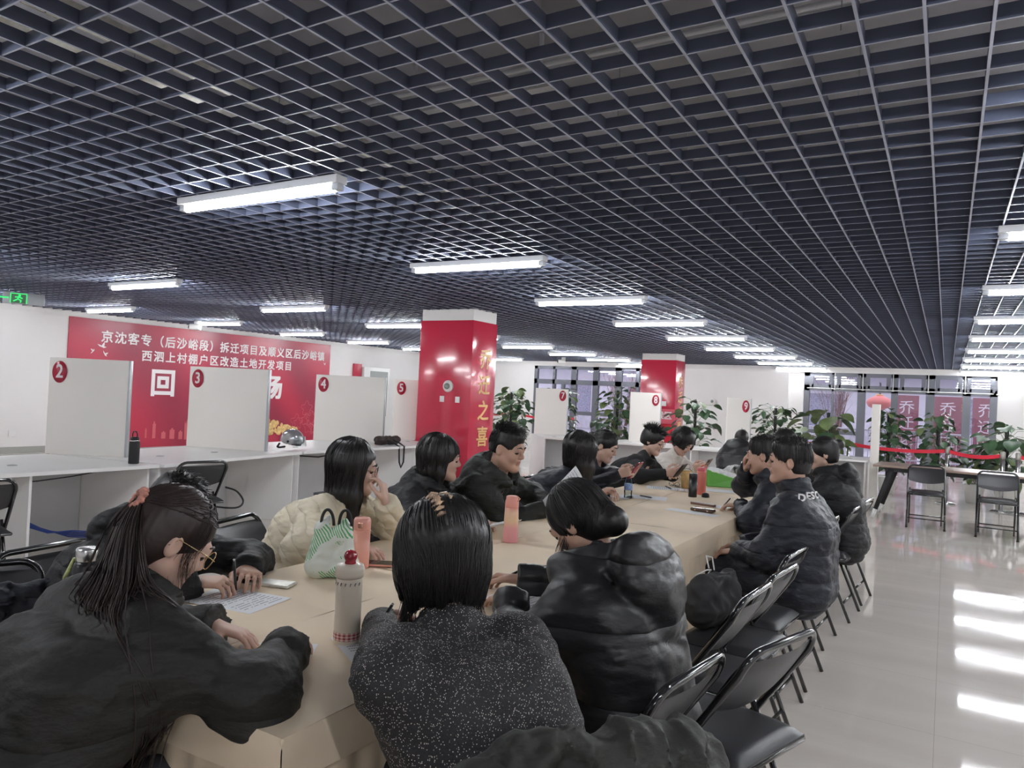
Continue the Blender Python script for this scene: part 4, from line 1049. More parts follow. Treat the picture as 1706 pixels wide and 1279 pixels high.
    def coat(s, m='coat_black', bulk=1.0, puff=0.0, period=0.11, arm_r=0.058, collar=0.03, hood=None, long=False, wr=0.010, wf=7.0, name='coat', cuff=0.045, collar_r=0.075, sleeve_gap=0.0, shoulder=0.0, hang=0.0):
        k = s.scale; S = SDF(); s.C = S; P, N = s.P, s.N; f = s.fat*bulk
        up = s.lean; fr = s.TF; rr = 0.55+0.45*f; hw = 0.4+0.6*f
        b0 = P-s.F*0.01; b1 = s.bend; b2 = N-up*0.16; lo = b0-np.array([0, 0, 0.05])
        def slab(c, l, w_, r, k_): S.cap(c-l*w_*hw, c+l*w_*hw, r*rr, r*rr, k_)
        slab(lo, s.L0, 0.10, 0.125, 0.05); slab(lo.lerp(b1, .5) if hasattr(lo, 'lerp') else (lo+b1)/2, s.L0, 0.098, 0.122, 0.09)
        slab(b1, s.L, 0.095, 0.120, 0.09); slab((b1+b2)/2, s.L, 0.098, 0.114, 0.09); slab(b2, s.L, 0.105, 0.104, 0.09)
        S.cap(N-up*0.055-s.L*0.125*k*hw**.5, N-up*0.055+s.L*0.125*k*hw**.5, 0.066+shoulder, 0.066+shoulder, 0.07)
        for sd in s.arms:
            E, W = s.arms[sd][:2]; d = nrm(W-E).astype(float); ar = arm_r*(0.6+0.4*bulk)
            pf = (period*0.85, puff*0.8) if puff else None
            sh = s.sh[sd]-up*0.01
            S.cap(sh, E, ar*1.20, ar*1.08, 0.075, puff=pf)
            S.cap(E, W+d*(0.008-sleeve_gap), ar*1.06, max(cuff, ar*0.80), 0.05, puff=pf, cut=True)
        if hang:
            S.cap(lo-s.L0*0.10*hw-s.F*0.04, lo-s.L0*0.10*hw-s.F*0.05-np.array([0, 0, hang]), 0.10*rr, 0.08, 0.08)
            S.cap(lo+s.L0*0.10*hw-s.F*0.04, lo+s.L0*0.10*hw-s.F*0.05-np.array([0, 0, hang]), 0.10*rr, 0.08, 0.08)
        if collar:
            c0 = N+up*0.0; c1 = N+up*(0.03+collar)+s.TF*0.01
            S.cap(c0, c1, collar_r*1.12, collar_r, 0.035, cut=True)
        if hood:
            hs = hood if isinstance(hood, (int, float)) else 1.0
            rg = []
            for az in range(35, 326, 29):
                a = math.radians(az); rg.append(N+up*(0.035+0.012*math.cos(a))+s.TF*0.098*hs*math.cos(a)*1.0+s.L*0.105*hs*math.sin(a))
            S.path(rg, [0.026*hs]+[0.036*hs]*(len(rg)-2)+[0.026*hs], 0.03)
            S.ell(N-s.TF*0.118*hs-up*0.050, (0.066*hs, 0.145*hs, 0.105*hs), np.stack([s.TF, s.L, up]), 0.022)
            S.ell(N-s.TF*0.110*hs-up*0.125*hs, (0.050*hs, 0.075*hs, 0.058*hs), np.stack([s.TF, s.L, up]), 0.03); S.ell(N-s.TF*0.085*hs+up*0.055, (0.055*hs, 0.085*hs, 0.045*hs), np.stack([s.TF, s.L, up]), 0.02, 's')
        if long:
            for sd in (1, -1):
                a = lo+s.L0*sd*0.09; kn = a+s.F0*0.40; kn[2] = 0.50
                S.cap(a, kn, 0.115*rr, 0.10*rr, 0.07); lowp = kn.copy(); lowp[2] = 0.27
                S.cap(kn, lowp, 0.10*rr, 0.095*rr, 0.06)
        if collar: S.cap(c1-up*0.015, c1+up*0.05, collar_r*0.74, collar_r*0.78, 0.008, 's')
        if not long and not hang: S.half((0, 0, 0.482), (0, 0, -1), 0.02)
        axis = nrm(b2-b0); sc3 = np.array([1, 1, 1.7], np.float32); ph = float(s.o[0]*7+s.o[1]*3)
        def disp(p):
            n1 = snoise(p*sc3+np.float32(ph), np.float32(wf)); n2 = snoise(p*sc3-np.float32(ph), np.float32(wf*2.3))
            o = wr*(0.55-1.15*np.abs(n1)**0.8)*-1.0*0.8-wr*0.45*(np.abs(n2)-0.4)
            if puff:
                sv = (p-V3(b0))@axis.astype(np.float32); rad = p-V3(b0)-sv[:, None]*axis.astype(np.float32)
                wgt = np.clip(1.6-np.sqrt((rad*rad).sum(1))/0.24, 0, 1)
                o = o-wgt*puff*(np.abs(np.sin(np.pi*(sv+0.012*n1)/period+0.4))**0.45-0.75)
            return o.astype(np.float32)
        S.disp = disp; S.dmax = abs(wr)*1.2+abs(puff)*1.2
        V, F = S.mesh(s.cvox); s.coat_o = npmesh(name, V, F, M[m], s.root); return s
    def flow(s, n, az, length, polar=1.9, part=0.02, lift=1.03, rr=0.0022, K=18, seed=0, drape=True, taper=0.3, out=0.0, gather=None, start=(0.0, 0.4), wave=0.0, end_jit=0.25, fall=None, on=None):
        """strands that leave the parting, follow the skull and hang; az: range of azimuths (0 = face, 180 = back, + = left)."""
        rs = np.random.RandomState(seed); k = s.scale; C = np.zeros((n, K, 3))
        cen = s.h(-0.010, 0, 0.030); rad = np.array([0.106, 0.086, 0.100])*k
        A = np.radians(rs.uniform(az[0], az[1], n)); Ls = length*(1-end_jit*rs.rand(n)); lay = lift+0.07*rs.rand(n)
        sk = np.linspace(0, 1, K); nsk = max(4, int(K*0.5))
        down = np.array([0, 0, -1.]) if fall is None else nrm(fall).astype(float)
        po0 = rs.uniform(start[0], start[1], n)
        pm = polar*(1+0.06*rs.randn(n))
        for i in range(n):
            th = np.linspace(po0[i], pm[i], nsk); a = A[i]
            dirl = np.stack([np.sin(th)*math.cos(a), np.sin(th)*math.sin(a), np.cos(th)], -1)*rad*lay[i]
            if gather is not None:
                g = (gather-cen)@s.R.T; wgt = (np.linspace(0, 1, nsk)**1.5)[:, None]
                dirl = dirl*(1-wgt)+wgt*g
                nn_ = dirl/rad; ln = np.linalg.norm(nn_, axis=1, keepdims=True); dirl = np.where(ln < lay[i], dirl*lay[i]/np.maximum(ln, 1e-3), dirl)
            p = cen+dirl@s.R
            C[i, :nsk] = p
            rest = K-nsk
            if rest:
                q = np.arange(1, rest+1)/rest; t0 = nrm(p[-1]-p[-2]).astype(float)
                dirs = t0[None]*(1-np.minimum(1, q*1.6))[:, None]+down[None]*np.minimum(1, q*1.6)[:, None]
                rv = nrm(p[-1]-cen).astype(float); rv[2] = 0
                dirs = dirs/np.linalg.norm(dirs, axis=1, keepdims=True)
                C[i, nsk:] = p[-1]+np.cumsum(dirs*Ls[i]/rest, 0)+rv[None]*(out*q*q)[:, None]+rs.randn(3)*0.006*q[:, None]
                if wave: C[i, nsk:] += (np.sin(q*9+rs.rand()*6)*wave)[:, None]*np.cross(rv, down)[None]
        if drape and hasattr(s, 'C'):
            X = C[:, nsk:].reshape(-1, 3).astype(np.float32)
            for _ in range(3):
                d = s.C(X); m = d < 0.010
                if not m.any(): break
                Y = X[m]; g = np.stack([s.C(Y+e)-s.C(Y-e) for e in (V3(.004, 0, 0), V3(0, .004, 0), V3(0, 0, .004))], -1)
                g /= np.linalg.norm(g, axis=1, keepdims=True)+1e-6; X[m] = Y+g*(0.012-d[m])[:, None]
            C[:, nsk:] = X.reshape(n, -1, 3)
        if on is not None:
            X = C.reshape(-1, 3).astype(np.float32); tg = np.repeat(rs.uniform(-0.0012, 0.0035, n), K).astype(np.float32)
            for _ in range(3):
                d = on(X); m = np.abs(d) < 0.045; Y = X[m]
                g = np.stack([on(Y+e)-on(Y-e) for e in (V3(.003, 0, 0), V3(0, .003, 0), V3(0, 0, .003))], -1)
                g /= np.linalg.norm(g, axis=1, keepdims=True)+1e-6; X[m] = Y-g*(d[m]-tg[m])[:, None]*0.9
            C = X.reshape(n, K, 3)
            for _ in range(2): C[:, 1:-1] = 0.5*C[:, 1:-1]+0.25*(C[:, :-2]+C[:, 2:])
        r = rr*(1-(1-taper)*sk**2)
        return strand_mesh(C, r)
    def curtain(s, S, az, length, r=0.030, step=22, spreadout=0.0, polar=1.6, top=0.5):
        """solid mass of hanging hair round the skull between two azimuths."""
        k = s.scale; cen = s.h(-0.010, 0, 0.030); rad = np.array([0.098, 0.078, 0.092])*k
        for a in np.arange(az[0], az[1]+1, step):
            q = math.radians(a); pts = []
            for th in np.linspace(top, polar, 4):
                pts.append(cen+(np.array([math.sin(th)*math.cos(q), math.sin(th)*math.sin(q), math.cos(th)])*rad)@s.R)
            o = nrm(pts[-1]-cen).astype(float); o[2] = 0
            L = length*(1+0.06*math.sin(a*1.7))
            pts += [pts[-1]+np.array([0, 0, -L*.5])+o*spreadout*.5, pts[-1]+np.array([0, 0, -L])+o*spreadout]
            S.path(pts, [r*.8, r, r*1.1, r*1.1, r*.95, r*.35], 0.028)
        return S
    def hair(s, S, strands, m='hair', vox=None, ridge=0.0015, name='hair'):
        """S: implicit hair mass (or None) joined with strand meshes into one hair mesh."""
        Vs, Fs, o = [], [], 0
        if S is not None:
            if ridge:
                cen, R = V3(s.h(-0.01, 0, 0.03)), s.R.astype(np.float32)
                def dp(p):
                    q = (p-cen)@R.T; a = np.arctan2(q[:, 1], q[:, 0]+0.02)
                    return (ridge*np.sin(a*38+6*q[:, 2]*8+2*np.sin(a*7))+ridge*0.7*snoise(p, np.float32(5))).astype(np.float32)
                S.disp = dp; S.dmax = ridge*2.5
            V, F = S.mesh(vox or s.vox); Vs.append(V); Fs.append(F); o = len(V)
        for V, F in strands: Vs.append(V.astype(np.float32)); Fs.append(F+o); o += len(V)
        s.hair_o = npmesh(name, np.concatenate(Vs), np.concatenate(Fs), M[m], s.root); return s
    def cap_hair(s, thick=0.0, face=(0.110, -0.045, 0.088, 0.078, 0.105), back=0.0, nape=-0.09):
        """skull cap of hair with the face area cut away; face=(f, u, rf, rl, ru) of the cutting ellipsoid."""
        k = s.scale; S = SDF(); R = s.R
        S.ell(s.h(-0.012-back, 0, 0.036), ((0.106+thick)*k, (0.086+thick)*k, (0.099+thick)*k), R, 0.02)
        S.ell(s.h(-0.04, 0, -0.02), ((0.070+thick)*k, (0.074+thick)*k, 0.085*k), R, 0.03)
        S.ell(s.h(face[0], 0, face[1]), (face[2]*k, face[3]*k, face[4]*k), R, 0.012, 's')
        S.half(s.h(0, 0, nape), -s.hu, 0.01)
        return S
    def glasses(s, m='gold_wire', r=0.024, round_=True):
        b = MB(); k = s.scale
        for l in (-1, 1):
            c = s.h(0.112, l*0.033, 0.002)
            pts = [c+s.hl*r*k*1.1*math.cos(q)+s.hu*r*k*0.9*math.sin(q)-s.hf*0.006*abs(math.cos(q))*(1 if l*math.cos(q) > 0 else 0) for q in np.linspace(0, 2*math.pi, 24, endpoint=False)]
            b.tube(pts, 0.0014, 6, closed=True)
            b.tube([s.h(0.110, l*(0.033+r*1.1), 0.006), s.h(0.09, l*0.077, 0.008), s.h(-0.005, l*0.084, 0.010), s.h(-0.02, l*0.084, -0.012)], 0.0013, 6)
        b.tube([s.h(0.112, -0.011, 0.006), s.h(0.115, 0, 0.009), s.h(0.112, 0.011, 0.006)], 0.0013, 6)
        g = b.build('glasses', M[m], s.root)
        return s
    def w(s, p): return np.asarray(p, float)-s.o
    # ---- hair pieces
    def tail(s, g, n, length, spread, back=0.06, seed=0, rr=0.002, K=16, side=0.0, taper=0.35, lift=0.02):
        """a gathered tail of strands falling from g, draped over the clothing."""
        rs = np.random.RandomState(seed); C = np.zeros((n, K, 3)); q = np.linspace(0, 1, K)
        b = -s.hf*1.0; b[2] = 0; b = nrm(b).astype(float); sd = np.cross([0, 0, 1.], b)
        for i in range(n):
            u = rs.randn(2)*0.45; L = length*(1-0.45*rs.rand()**1.5)
            o = b*(back*(1-np.exp(-q*7)))[:, None]+np.array([0, 0, 1.])*(lift*np.sin(np.pi*np.minimum(1, q*4)/1.0)*(q < 0.25)-L*q**1.15)[:, None]
            w_ = 0.014+(spread)*np.minimum(1, q*1.6)*(1-0.25*q)
            o = o+sd[None]*(u[0]*w_+side*q+0.006*np.sin(q*7+u[1]*9))[:, None]+b[None]*(u[1]*w_*0.45)[:, None]
            C[i] = g+o
        X = C.reshape(-1, 3).astype(np.float32)
        for _ in range(4):
            d = s.C(X); m = d < 0.012
            if not m.any(): break
            Y = X[m]; gr = np.stack([s.C(Y+e)-s.C(Y-e) for e in (V3(.004, 0, 0), V3(0, .004, 0), V3(0, 0, .004))], -1)
            gr /= np.linalg.norm(gr, axis=1, keepdims=True)+1e-6; X[m] = Y+gr*(0.014-d[m])[:, None]
        X = X.reshape(n, K, 3)
        for _ in range(6): X[:, 1:-1] = 0.4*X[:, 1:-1]+0.3*(X[:, :-2]+X[:, 2:])
        Y = X.reshape(-1, 3); d = s.C(Y); m = d < 0.006
        Z = Y[m]; gr = np.stack([s.C(Z+e)-s.C(Z-e) for e in (V3(.004, 0, 0), V3(0, .004, 0), V3(0, 0, .004))], -1)
        gr /= np.linalg.norm(gr, axis=1, keepdims=True)+1e-6; Y[m] = Z+gr*(0.008-d[m])[:, None]; X = Y.reshape(n, K, 3)
        for _ in range(2): X[:, 1:-1] = 0.5*X[:, 1:-1]+0.25*(X[:, :-2]+X[:, 2:])
        return strand_mesh(X, rr*(1-(1-taper)*q**2))
    def spikes(s, n, length, seed=0, rr=0.0028, top=0.9, fwd=0.3, thick=0.0):
        """short upright tufts over the crown."""
        rs = np.random.RandomState(seed); K = 6; C = np.zeros((n, K, 3)); k = s.scale; q = np.linspace(0, 1, K)
        for i in range(n):
            a = rs.uniform(0, 2*np.pi); th = math.acos(1-(1-math.cos(top))*rs.rand())
            nl = np.array([math.sin(th)*math.cos(a), math.sin(th)*math.sin(a), math.cos(th)])
            p = np.array([-0.012, 0, 0.036])*k+nl*np.array([0.104+thick, 0.084+thick, 0.097+thick])*k
            d = nl+np.array([fwd+rs.randn()*0.3, rs.randn()*0.35, 0.25]); d /= np.linalg.norm(d)
            L = length*(0.5+0.6*rs.rand())
            C[i] = s.H+(p[None]+d[None]*(q*L)[:, None]+np.array([fwd, 0, -0.3])[None]*(q*q*L*0.5)[:, None])@s.R
        return strand_mesh(C, rr*(1-0.8*q))

PEOPLE = {}
# ---- foreground: woman with the ponytail
p = Person('woman with long ponytail, gold glasses and bulky black coat, back turned', (-1.72, 0.80), 84, (-1.69, 1.16, 1.09), 72, 34, 0, 1.02, 0.005, 0.007, 'skin_pale')
p.arm(-1, (-1.46, 1.36, 0.80), (-1.05, 0.90, 0.70), d=(-.5, .9, -.1), curl=.5).arm(1, (-1.76, 1.37, 0.80), (-2.2, 1.1, 0.75), d=(.9, .35, -.15), n_=(0, .2, 1), curl=.35)
p.body().legs()
p.coat('coat_warm', 1.22, 0.016, 0.21, 0.068, 0.05, None, wr=0.009, wf=5.5, cuff=0.060, collar_r=0.088, shoulder=0.02, hang=.2)
S = p.cap_hair(0.0, (0.118, -0.05, 0.088, 0.082, 0.115)); g = p.h(-0.115, 0, 0.045)
p.hair(S, [p.flow(520, (-180, 180), 0.02, 1.5, rr=0.0016, K=14, seed=1, drape=False, gather=g, start=(0.05, 1.1), lift=0.985),
           p.flow(46, (-75, -45), 0.13, 1.8, rr=0.0006, K=18, seed=3, drape=False, start=(.5, 1.0), lift=.98), p.tail(g, 1700, 0.74, 0.130, 0.045, 2, 0.0021, K=26, side=0.08, lift=0.01)], 'hair_brown', ridge=0.001)
t_ = MB(); rnd = random.Random(5)
for i in range(10):
    a = i*0.63; c = p.h(-0.118, 0, 0.045)+p.hl*0.022*math.cos(a)+p.hu*0.022*math.sin(a)
    t_.lathe([(0.011*math.sin(x), 0.011*math.cos(x)) for x in np.linspace(0, math.pi, 7)], c, 9)
t_.build('scrunchie', mat('scrunchie', (0.50, 0.22, 0.17), 0.7, var=0.5, vscale=90), p.root); p.glasses('gold_wire', 0.026); PEOPLE['pony'] = p

# ---- near left: person with the hood, half hidden
p = Person('person in black hooded coat with pen, half hidden behind ponytail woman', (-2.80, 1.60), 8, (-2.42, 1.68, 1.02), 8, 42, 0, 1.0, 0.006, 0.009, male=True)
p.arm(-1, (-2.20, 1.62, 0.80), (-2.5, 1.25, 0.75), d=(.8, .5, .05), n_=(-.2, -.3, 1), curl=.75).arm(1, (-2.20, 1.84, 0.80), (-2.5, 2.2, .75), d=(.8, -.5, .1), n_=(0, .3, 1), curl=.6)
p.body().legs(); p.coat('coat_black', 1.12, 0.010, 0.17, 0.062, 0.04, 1.15, cuff=0.052)
p.hair(p.cap_hair(0.004), [p.spikes(260, 0.035, 3, fwd=.5)]); PEOPLE['hood'] = p

# ---- cream jacket woman
p = Person('woman in cream quilted jacket with glasses, hand raised to her mouth', (-2.86, 2.62), 18, (-2.47, 2.675, 1.10), 36, 8, 0, 1.0, 0.0048, 0.008, 'skin_pale')
p.arm(-1, (-2.20, 2.42, 0.80), (-2.45, 2.1, 0.72), d=(.9, .25, -.12), curl=.4).arm(1, (-2.285, 2.70, 0.955), (-2.2, 2.95, 0.70), d=(-.22, -.05, 1), n_=(.85, .35, .1), th=(-.3, -.8, 0.2), curl=[.55, .75, .9, 1.0])
p.body().legs(); p.coat('coat_cream', 1.14, 0.008, 0.085, 0.064, 0.06, None, wr=0.009, wf=9, cuff=0.058, collar_r=0.088, shoulder=0.01)
S = p.cap_hair(0.004, (0.115, -0.05, 0.085, 0.072, 0.115), nape=-0.12)
p.curtain(S, (70, 290), 0.30, 0.030, 24, 0.0)
p.hair(S, [p.flow(420, (48, 312), 0.26, 1.75, rr=0.0019, seed=4, drape=False, start=(0.05, .5), lift=1.0, on=S), p.flow(40, (-62, -46), 0.2, 1.7, rr=0.0015, seed=5, drape=False, start=(0.05, .3), on=S)], vox=.006)
p.glasses('dark_wire', 0.025); PEOPLE['cream'] = p

# ---- woman with bangs
p = Person('woman with bangs and long black hair in black coat, pen in hand', (-2.88, 3.38), 12, (-2.49, 3.41, 1.105), 42, 6, 0, 1.0, 0.0055, 0.009, 'skin_pale')
p.arm(-1, (-2.16, 3.06, 0.80), (-2.5, 2.9, .70), d=(.9, .3, -.15), curl=.6).arm(1, (-2.20, 3.34, 0.80), (-2.45, 3.7, .72), d=(.9, .1, -.05), curl=.45)
p.body().legs(); p.coat('coat_black', 1.15, 0.010, 0.15, 0.062, 0.05, .95, cuff=0.05)
S = p.cap_hair(0.004, (0.118, -0.06, 0.085, 0.074, 0.100), nape=-0.13)
p.curtain(S, (75, 285), 0.19, 0.030, 24, 0.0)
p.hair(S, [p.flow(340, (62, 298), 0.2, 1.75, rr=0.0021, seed=6, drape=False, start=(0.05, .5), lift=1.0, wave=.006, on=S), p.flow(90, (-42, 42), 0.03, 1.22, rr=0.0022, seed=7, drape=False, start=(0.05, .3), lift=1.02, on=S)], vox=.007)
MB().lathe([(0.006*math.sin(x), 0.006*math.cos(x)) for x in np.linspace(0, math.pi, 7)], p.h(0.0, -0.088, -0.042), 8).build('earring', M['pot_white'], p.root); PEOPLE['bangs'] = p

# ---- man reading the sheet
p = Person('man in dark green hooded coat with short hair, reading a sheet', (-2.74, 3.80), 10, (-2.285, 3.80, 1.165), 2, 12, 0, 1.06, 0.0052, 0.009, male=True, fat=1.12)
p.arm(-1, (-2.10, 3.93, 0.805), (-2.45, 3.4, .75), d=(.9, .35, .05), n_=(.1, -.6, .8), th=(.3, .3, 1), curl=.75).arm(1, (-2.14, 4.12, 0.80), (-2.4, 4.6, .75), d=(.9, -.2, 0), curl=.6)
p.body().legs(); p.coat('coat_green', 1.12, 0.007, 0.24, 0.066, 0.035, 1.1, cuff=0.054)
S = p.cap_hair(-0.002, (0.125, -0.05, 0.092, 0.098, 0.112), nape=-0.035); S.ell(p.h(0.0, 0, 0.085), (.098, .078, .052), p.R, .02)
S.ell(p.h(0.02, 0.09, -0.04), (.075, .03, .075), p.R, .01, 's'); S.ell(p.h(0.02, -0.09, -0.04), (.075, .03, .075), p.R, .01, 's')
p.hair(S, [p.flow(260, (100, 260), 0.0, 1.6, rr=.0014, K=14, seed=33, drape=False, start=(.05, 1.0), on=S), p.spikes(520, 0.034, 8, 0.0024, 1.0, .55, .008)], vox=.006); PEOPLE['reader'] = p

# ---- long haired woman turned away
p = Person('woman with long straight black hair hiding her face, black coat', (-2.74, 4.80), 14, (-2.285, 4.83, 1.10), 62, 22, 0, 0.98, 0.0065, 0.010, 'skin_pale')
p.arm(-1, (-2.16, 4.93, 0.80), (-2.5, 4.5, .75), curl=.6).arm(1, (-2.16, 5.07, 0.80), (-2.4, 5.3, .75), curl=.6)
p.body().legs(); p.coat('coat_navy', 1.0, 0, .1, 0.056, 0.03, None, wr=.008)
S = p.cap_hair(0.006, (0.120, -0.06, 0.080, 0.066, 0.110), nape=-0.13)
p.curtain(S, (48, 312), 0.25, 0.032, 24, 0.0)
p.hair(S, [p.flow(320, (48, 312), 0.27, 1.75, rr=0.0024, seed=9, drape=False, start=(0.05, .5), lift=1.0, on=S)], vox=.008); PEOPLE['curtain'] = p

# ---- smiling woman with a phone
p = Person('smiling woman with slicked back hair in black, looking at a phone', (-2.82, 5.46), 4, (-2.37, 5.47, 1.115), 8, 24, 0, 1.0, 0.006, 0.010, 'skin_pale')
p.arm(-1, (-2.10, 5.14, 0.93), (-2.45, 5.0, .72), d=(.8, .1, .35), n_=(.3, -.9, .1), th=(0, .3, 1), curl=.7).arm(1, (-2.10, 5.27, 0.93), (-2.4, 5.75, .72), d=(.8, -.5, .3), n_=(.4, .8, 0), th=(0, -.3, 1), curl=.7)
p.body().legs(); p.coat('coat_navy', 1.0, 0, .1, 0.054, 0.02, None, wr=.008, cuff=.042)
S = p.cap_hair(-0.001, (0.122, -0.055, 0.090, 0.088, 0.108), nape=-0.07); S.ell(p.h(-0.125, 0, 0.02), (.04, .05, .045), p.R, .02)
p.hair(S, [p.flow(200, (-180, 180), .01, 1.5, rr=0.0016, K=12, seed=10, drape=False, gather=p.h(-.11, 0, .02), start=(.1, 1.1), lift=.985)], vox=.007); PEOPLE['phone'] = p

# ---- spiky haired person
p = Person('person with short spiky hair and glasses in black top, holding phone', (-2.76, 6.52), 0, (-2.345, 6.53, 1.125), 0, 20, 0, 1.0, 0.0065, 0.010, 'skin_pale')
p.arm(-1, (-2.07, 6.14, 0.87), (-2.4, 6.0, .72), d=(.85, -.1, .3), n_=(.2, -.8, -.2), th=(-.1, .2, 1), curl=.6).arm(1, (-2.16, 6.62, 0.80), (-2.4, 6.95, .72), curl=.4)
p.body().legs(); p.coat('knit_black', 0.98, 0, .1, 0.056, 0.03, None, wr=.008, cuff=.042)
S = p.cap_hair(0.006, (0.120, -0.05, 0.088, 0.084, 0.105), nape=-0.06)
p.hair(S, [p.spikes(420, 0.06, 11, 0.0026, 1.15, .1, .004)], vox=.007); p.glasses('dark_wire', 0.024); PEOPLE['spiky'] = p

# ---- white sweater woman
p = Person('woman with black bob in white sweater, looking at a phone', (-2.64, 7.22), -6, (-2.26, 7.17, 1.10), -14, 38, 0, 0.97, 0.0068, 0.010, 'skin_pale')
p.arm(-1, (-2.06, 6.88, 0.87), (-2.3, 6.7, .72), d=(.8, -.15, .25), n_=(.2, -.8, -.1), th=(0, .2, 1), curl=.6).arm(1, (-2.07, 7.05, 0.86), (-2.2, 7.5, .72), d=(.75, -.5, .25), n_=(.3, .8, 0), th=(0, -.2, 1), curl=.6)
p.body().legs(); p.coat('sweater_white', 0.98, 0, .1, 0.056, 0.025, None, wr=.008, cuff=.045, name='sweater')
S = p.cap_hair(0.010, (0.122, -0.06, 0.085, 0.070, 0.108), nape=-0.11)
p.curtain(S, (60, 300), 0.07, 0.028, 24, 0.008)
p.hair(S, [p.flow(240, (55, 305), 0.06, 1.75, rr=0.0022, seed=12, drape=False, start=(0.05, .5), lift=1.03, on=S)], vox=.008); PEOPLE['white'] = p

# ---- far desk person, back to the camera
p = Person('person bowed over the far white desk, back turned, black puffer coat', (-2.41, 10.0), 90, (-2.43, 10.32, 1.02), 90, 55, 0, 1.0, 0.009, 0.013)
p.arm(-1, (-2.32, 10.42, 0.80), (-2.25, 10.0, .5)).arm(1, (-2.52, 10.42, 0.80), (-2.6, 10.0, .5))
p.body().legs(); p.coat('coat_shiny', 1.3, 0.014, 0.13, 0.062, 0.06, 1.25)
p.hair(p.cap_hair(0.006), [p.spikes(80, .03, 13, .004)]); PEOPLE['far'] = p

# ---- right side of the table
p = Person('man with cropped hair in dark puffer jacket, hand at his mouth', (-0.74, 5.34), 180, (-1.09, 5.31, 1.150), 182, 8, 0, 1.04, 0.006, 0.010, male=True, fat=1.05)
p.arm(1, (-1.20, 5.16, 0.805), (-0.9, 4.8, .75), d=(-.95, .1, -.1), curl=.55).arm(-1, (-1.215, 5.36, 1.045), (-1.25, 5.8, .7), d=(.0, -.45, .75), n_=(-.9, 0, .2), th=(.6, -.4, .5), curl=.75)
p.body().legs(); p.coat('coat_navy', 1.12, 0.010, 0.14, 0.062, 0.05, None, cuff=.052)
S = p.cap_hair(-0.003, (0.125, -0.05, 0.094, 0.098, 0.112), nape=-0.05); S.ell(p.h(0.0, 0, 0.085), (.094, .075, .046), p.R, .02)
p.hair(S, [p.flow(260, (-180, 180), 0.0, 1.75, rr=.0016, K=14, seed=31, drape=False, start=(.05, 1.0), on=S), p.spikes(200, 0.022, 14, 0.0026, 1.0, .4, .004)], vox=.007); PEOPLE['mouth'] = p

p = Person('person mostly hidden behind the two men, only dark hair showing', (-0.80, 6.72), 180, (-1.20, 6.66, 1.165), 190, 20, 0, 1.02, 0.008, 0.012)
p.arm(1, (-1.28, 6.5, 0.80), (-1.0, 6.2, .72)).arm(-1, (-1.28, 6.8, 0.80), (-1.0, 7.1, .72))
p.body().legs(); p.coat('coat_black', 1.08, 0.008, .14, .060, .04, None)
p.hair(p.cap_hair(0.006), [p.spikes(120, .03, 15, .0035)]); PEOPLE['hidden'] = p

p = Person('heavy man in long black puffer coat with white letters on collar', (-0.66, 4.38), 178, (-0.765, 4.43, 1.188), 188, 2, 0, 1.07, 0.0055, 0.009, male=True, fat=1.22)
p.arm(1, (-1.00, 4.30, 0.66), (-0.70, 3.9, .60), d=(-1, 0, -.2), curl=.5).arm(-1, (-1.02, 4.52, 0.66), (-0.7, 4.9, .60), d=(-1, 0, -.2), curl=.5)
p.body().legs(); p.coat('coat_navy', 1.12, 0.010, 0.17, 0.064, 0.045, None, True, cuff=.055, collar_r=.092, shoulder=.01)
S = p.cap_hair(-0.002, (0.125, -0.05, 0.096, 0.100, 0.112), nape=-0.065); S.ell(p.h(0.0, 0, 0.082), (.098, .08, .05), p.R, .02)
p.hair(S, [p.flow(320, (-180, 180), 0.0, 1.85, rr=.0016, K=14, seed=32, drape=False, start=(.05, 1.0), on=S), p.spikes(240, 0.02, 16, 0.0028, 1.1, .4, .004)], vox=.006)
PEOPLE['letters'] = p

p = Person('woman with hair bun in hooded black puffer coat behind lettered coat', (-0.62, 6.05), 180, (-0.815, 6.13, 1.15), 196, 10, 0, 1.0, 0.007, 0.011, 'skin_pale')
p.arm(1, (-1.12, 5.95, 0.78), (-0.9, 5.6, .7)).arm(-1, (-1.12, 6.25, 0.78), (-0.9, 6.5, .7))
p.body().legs(); p.coat('coat_black', 1.2, 0.011, 0.14, 0.062, 0.04, 1.15, True)
S = p.cap_hair(0.002, (0.120, -0.05, 0.088, 0.080, 0.110), nape=-0.08); S.ell(p.h(-0.125, -0.02, 0.055), (.042, .046, .042), p.R, .015)
p.hair(S, [p.flow(160, (-180, 180), .01, 1.5, rr=0.002, K=12, seed=17, drape=False, gather=p.h(-.11, 0, .05), start=(.1, 1.1), lift=.99)], vox=.008); PEOPLE['bun'] = p

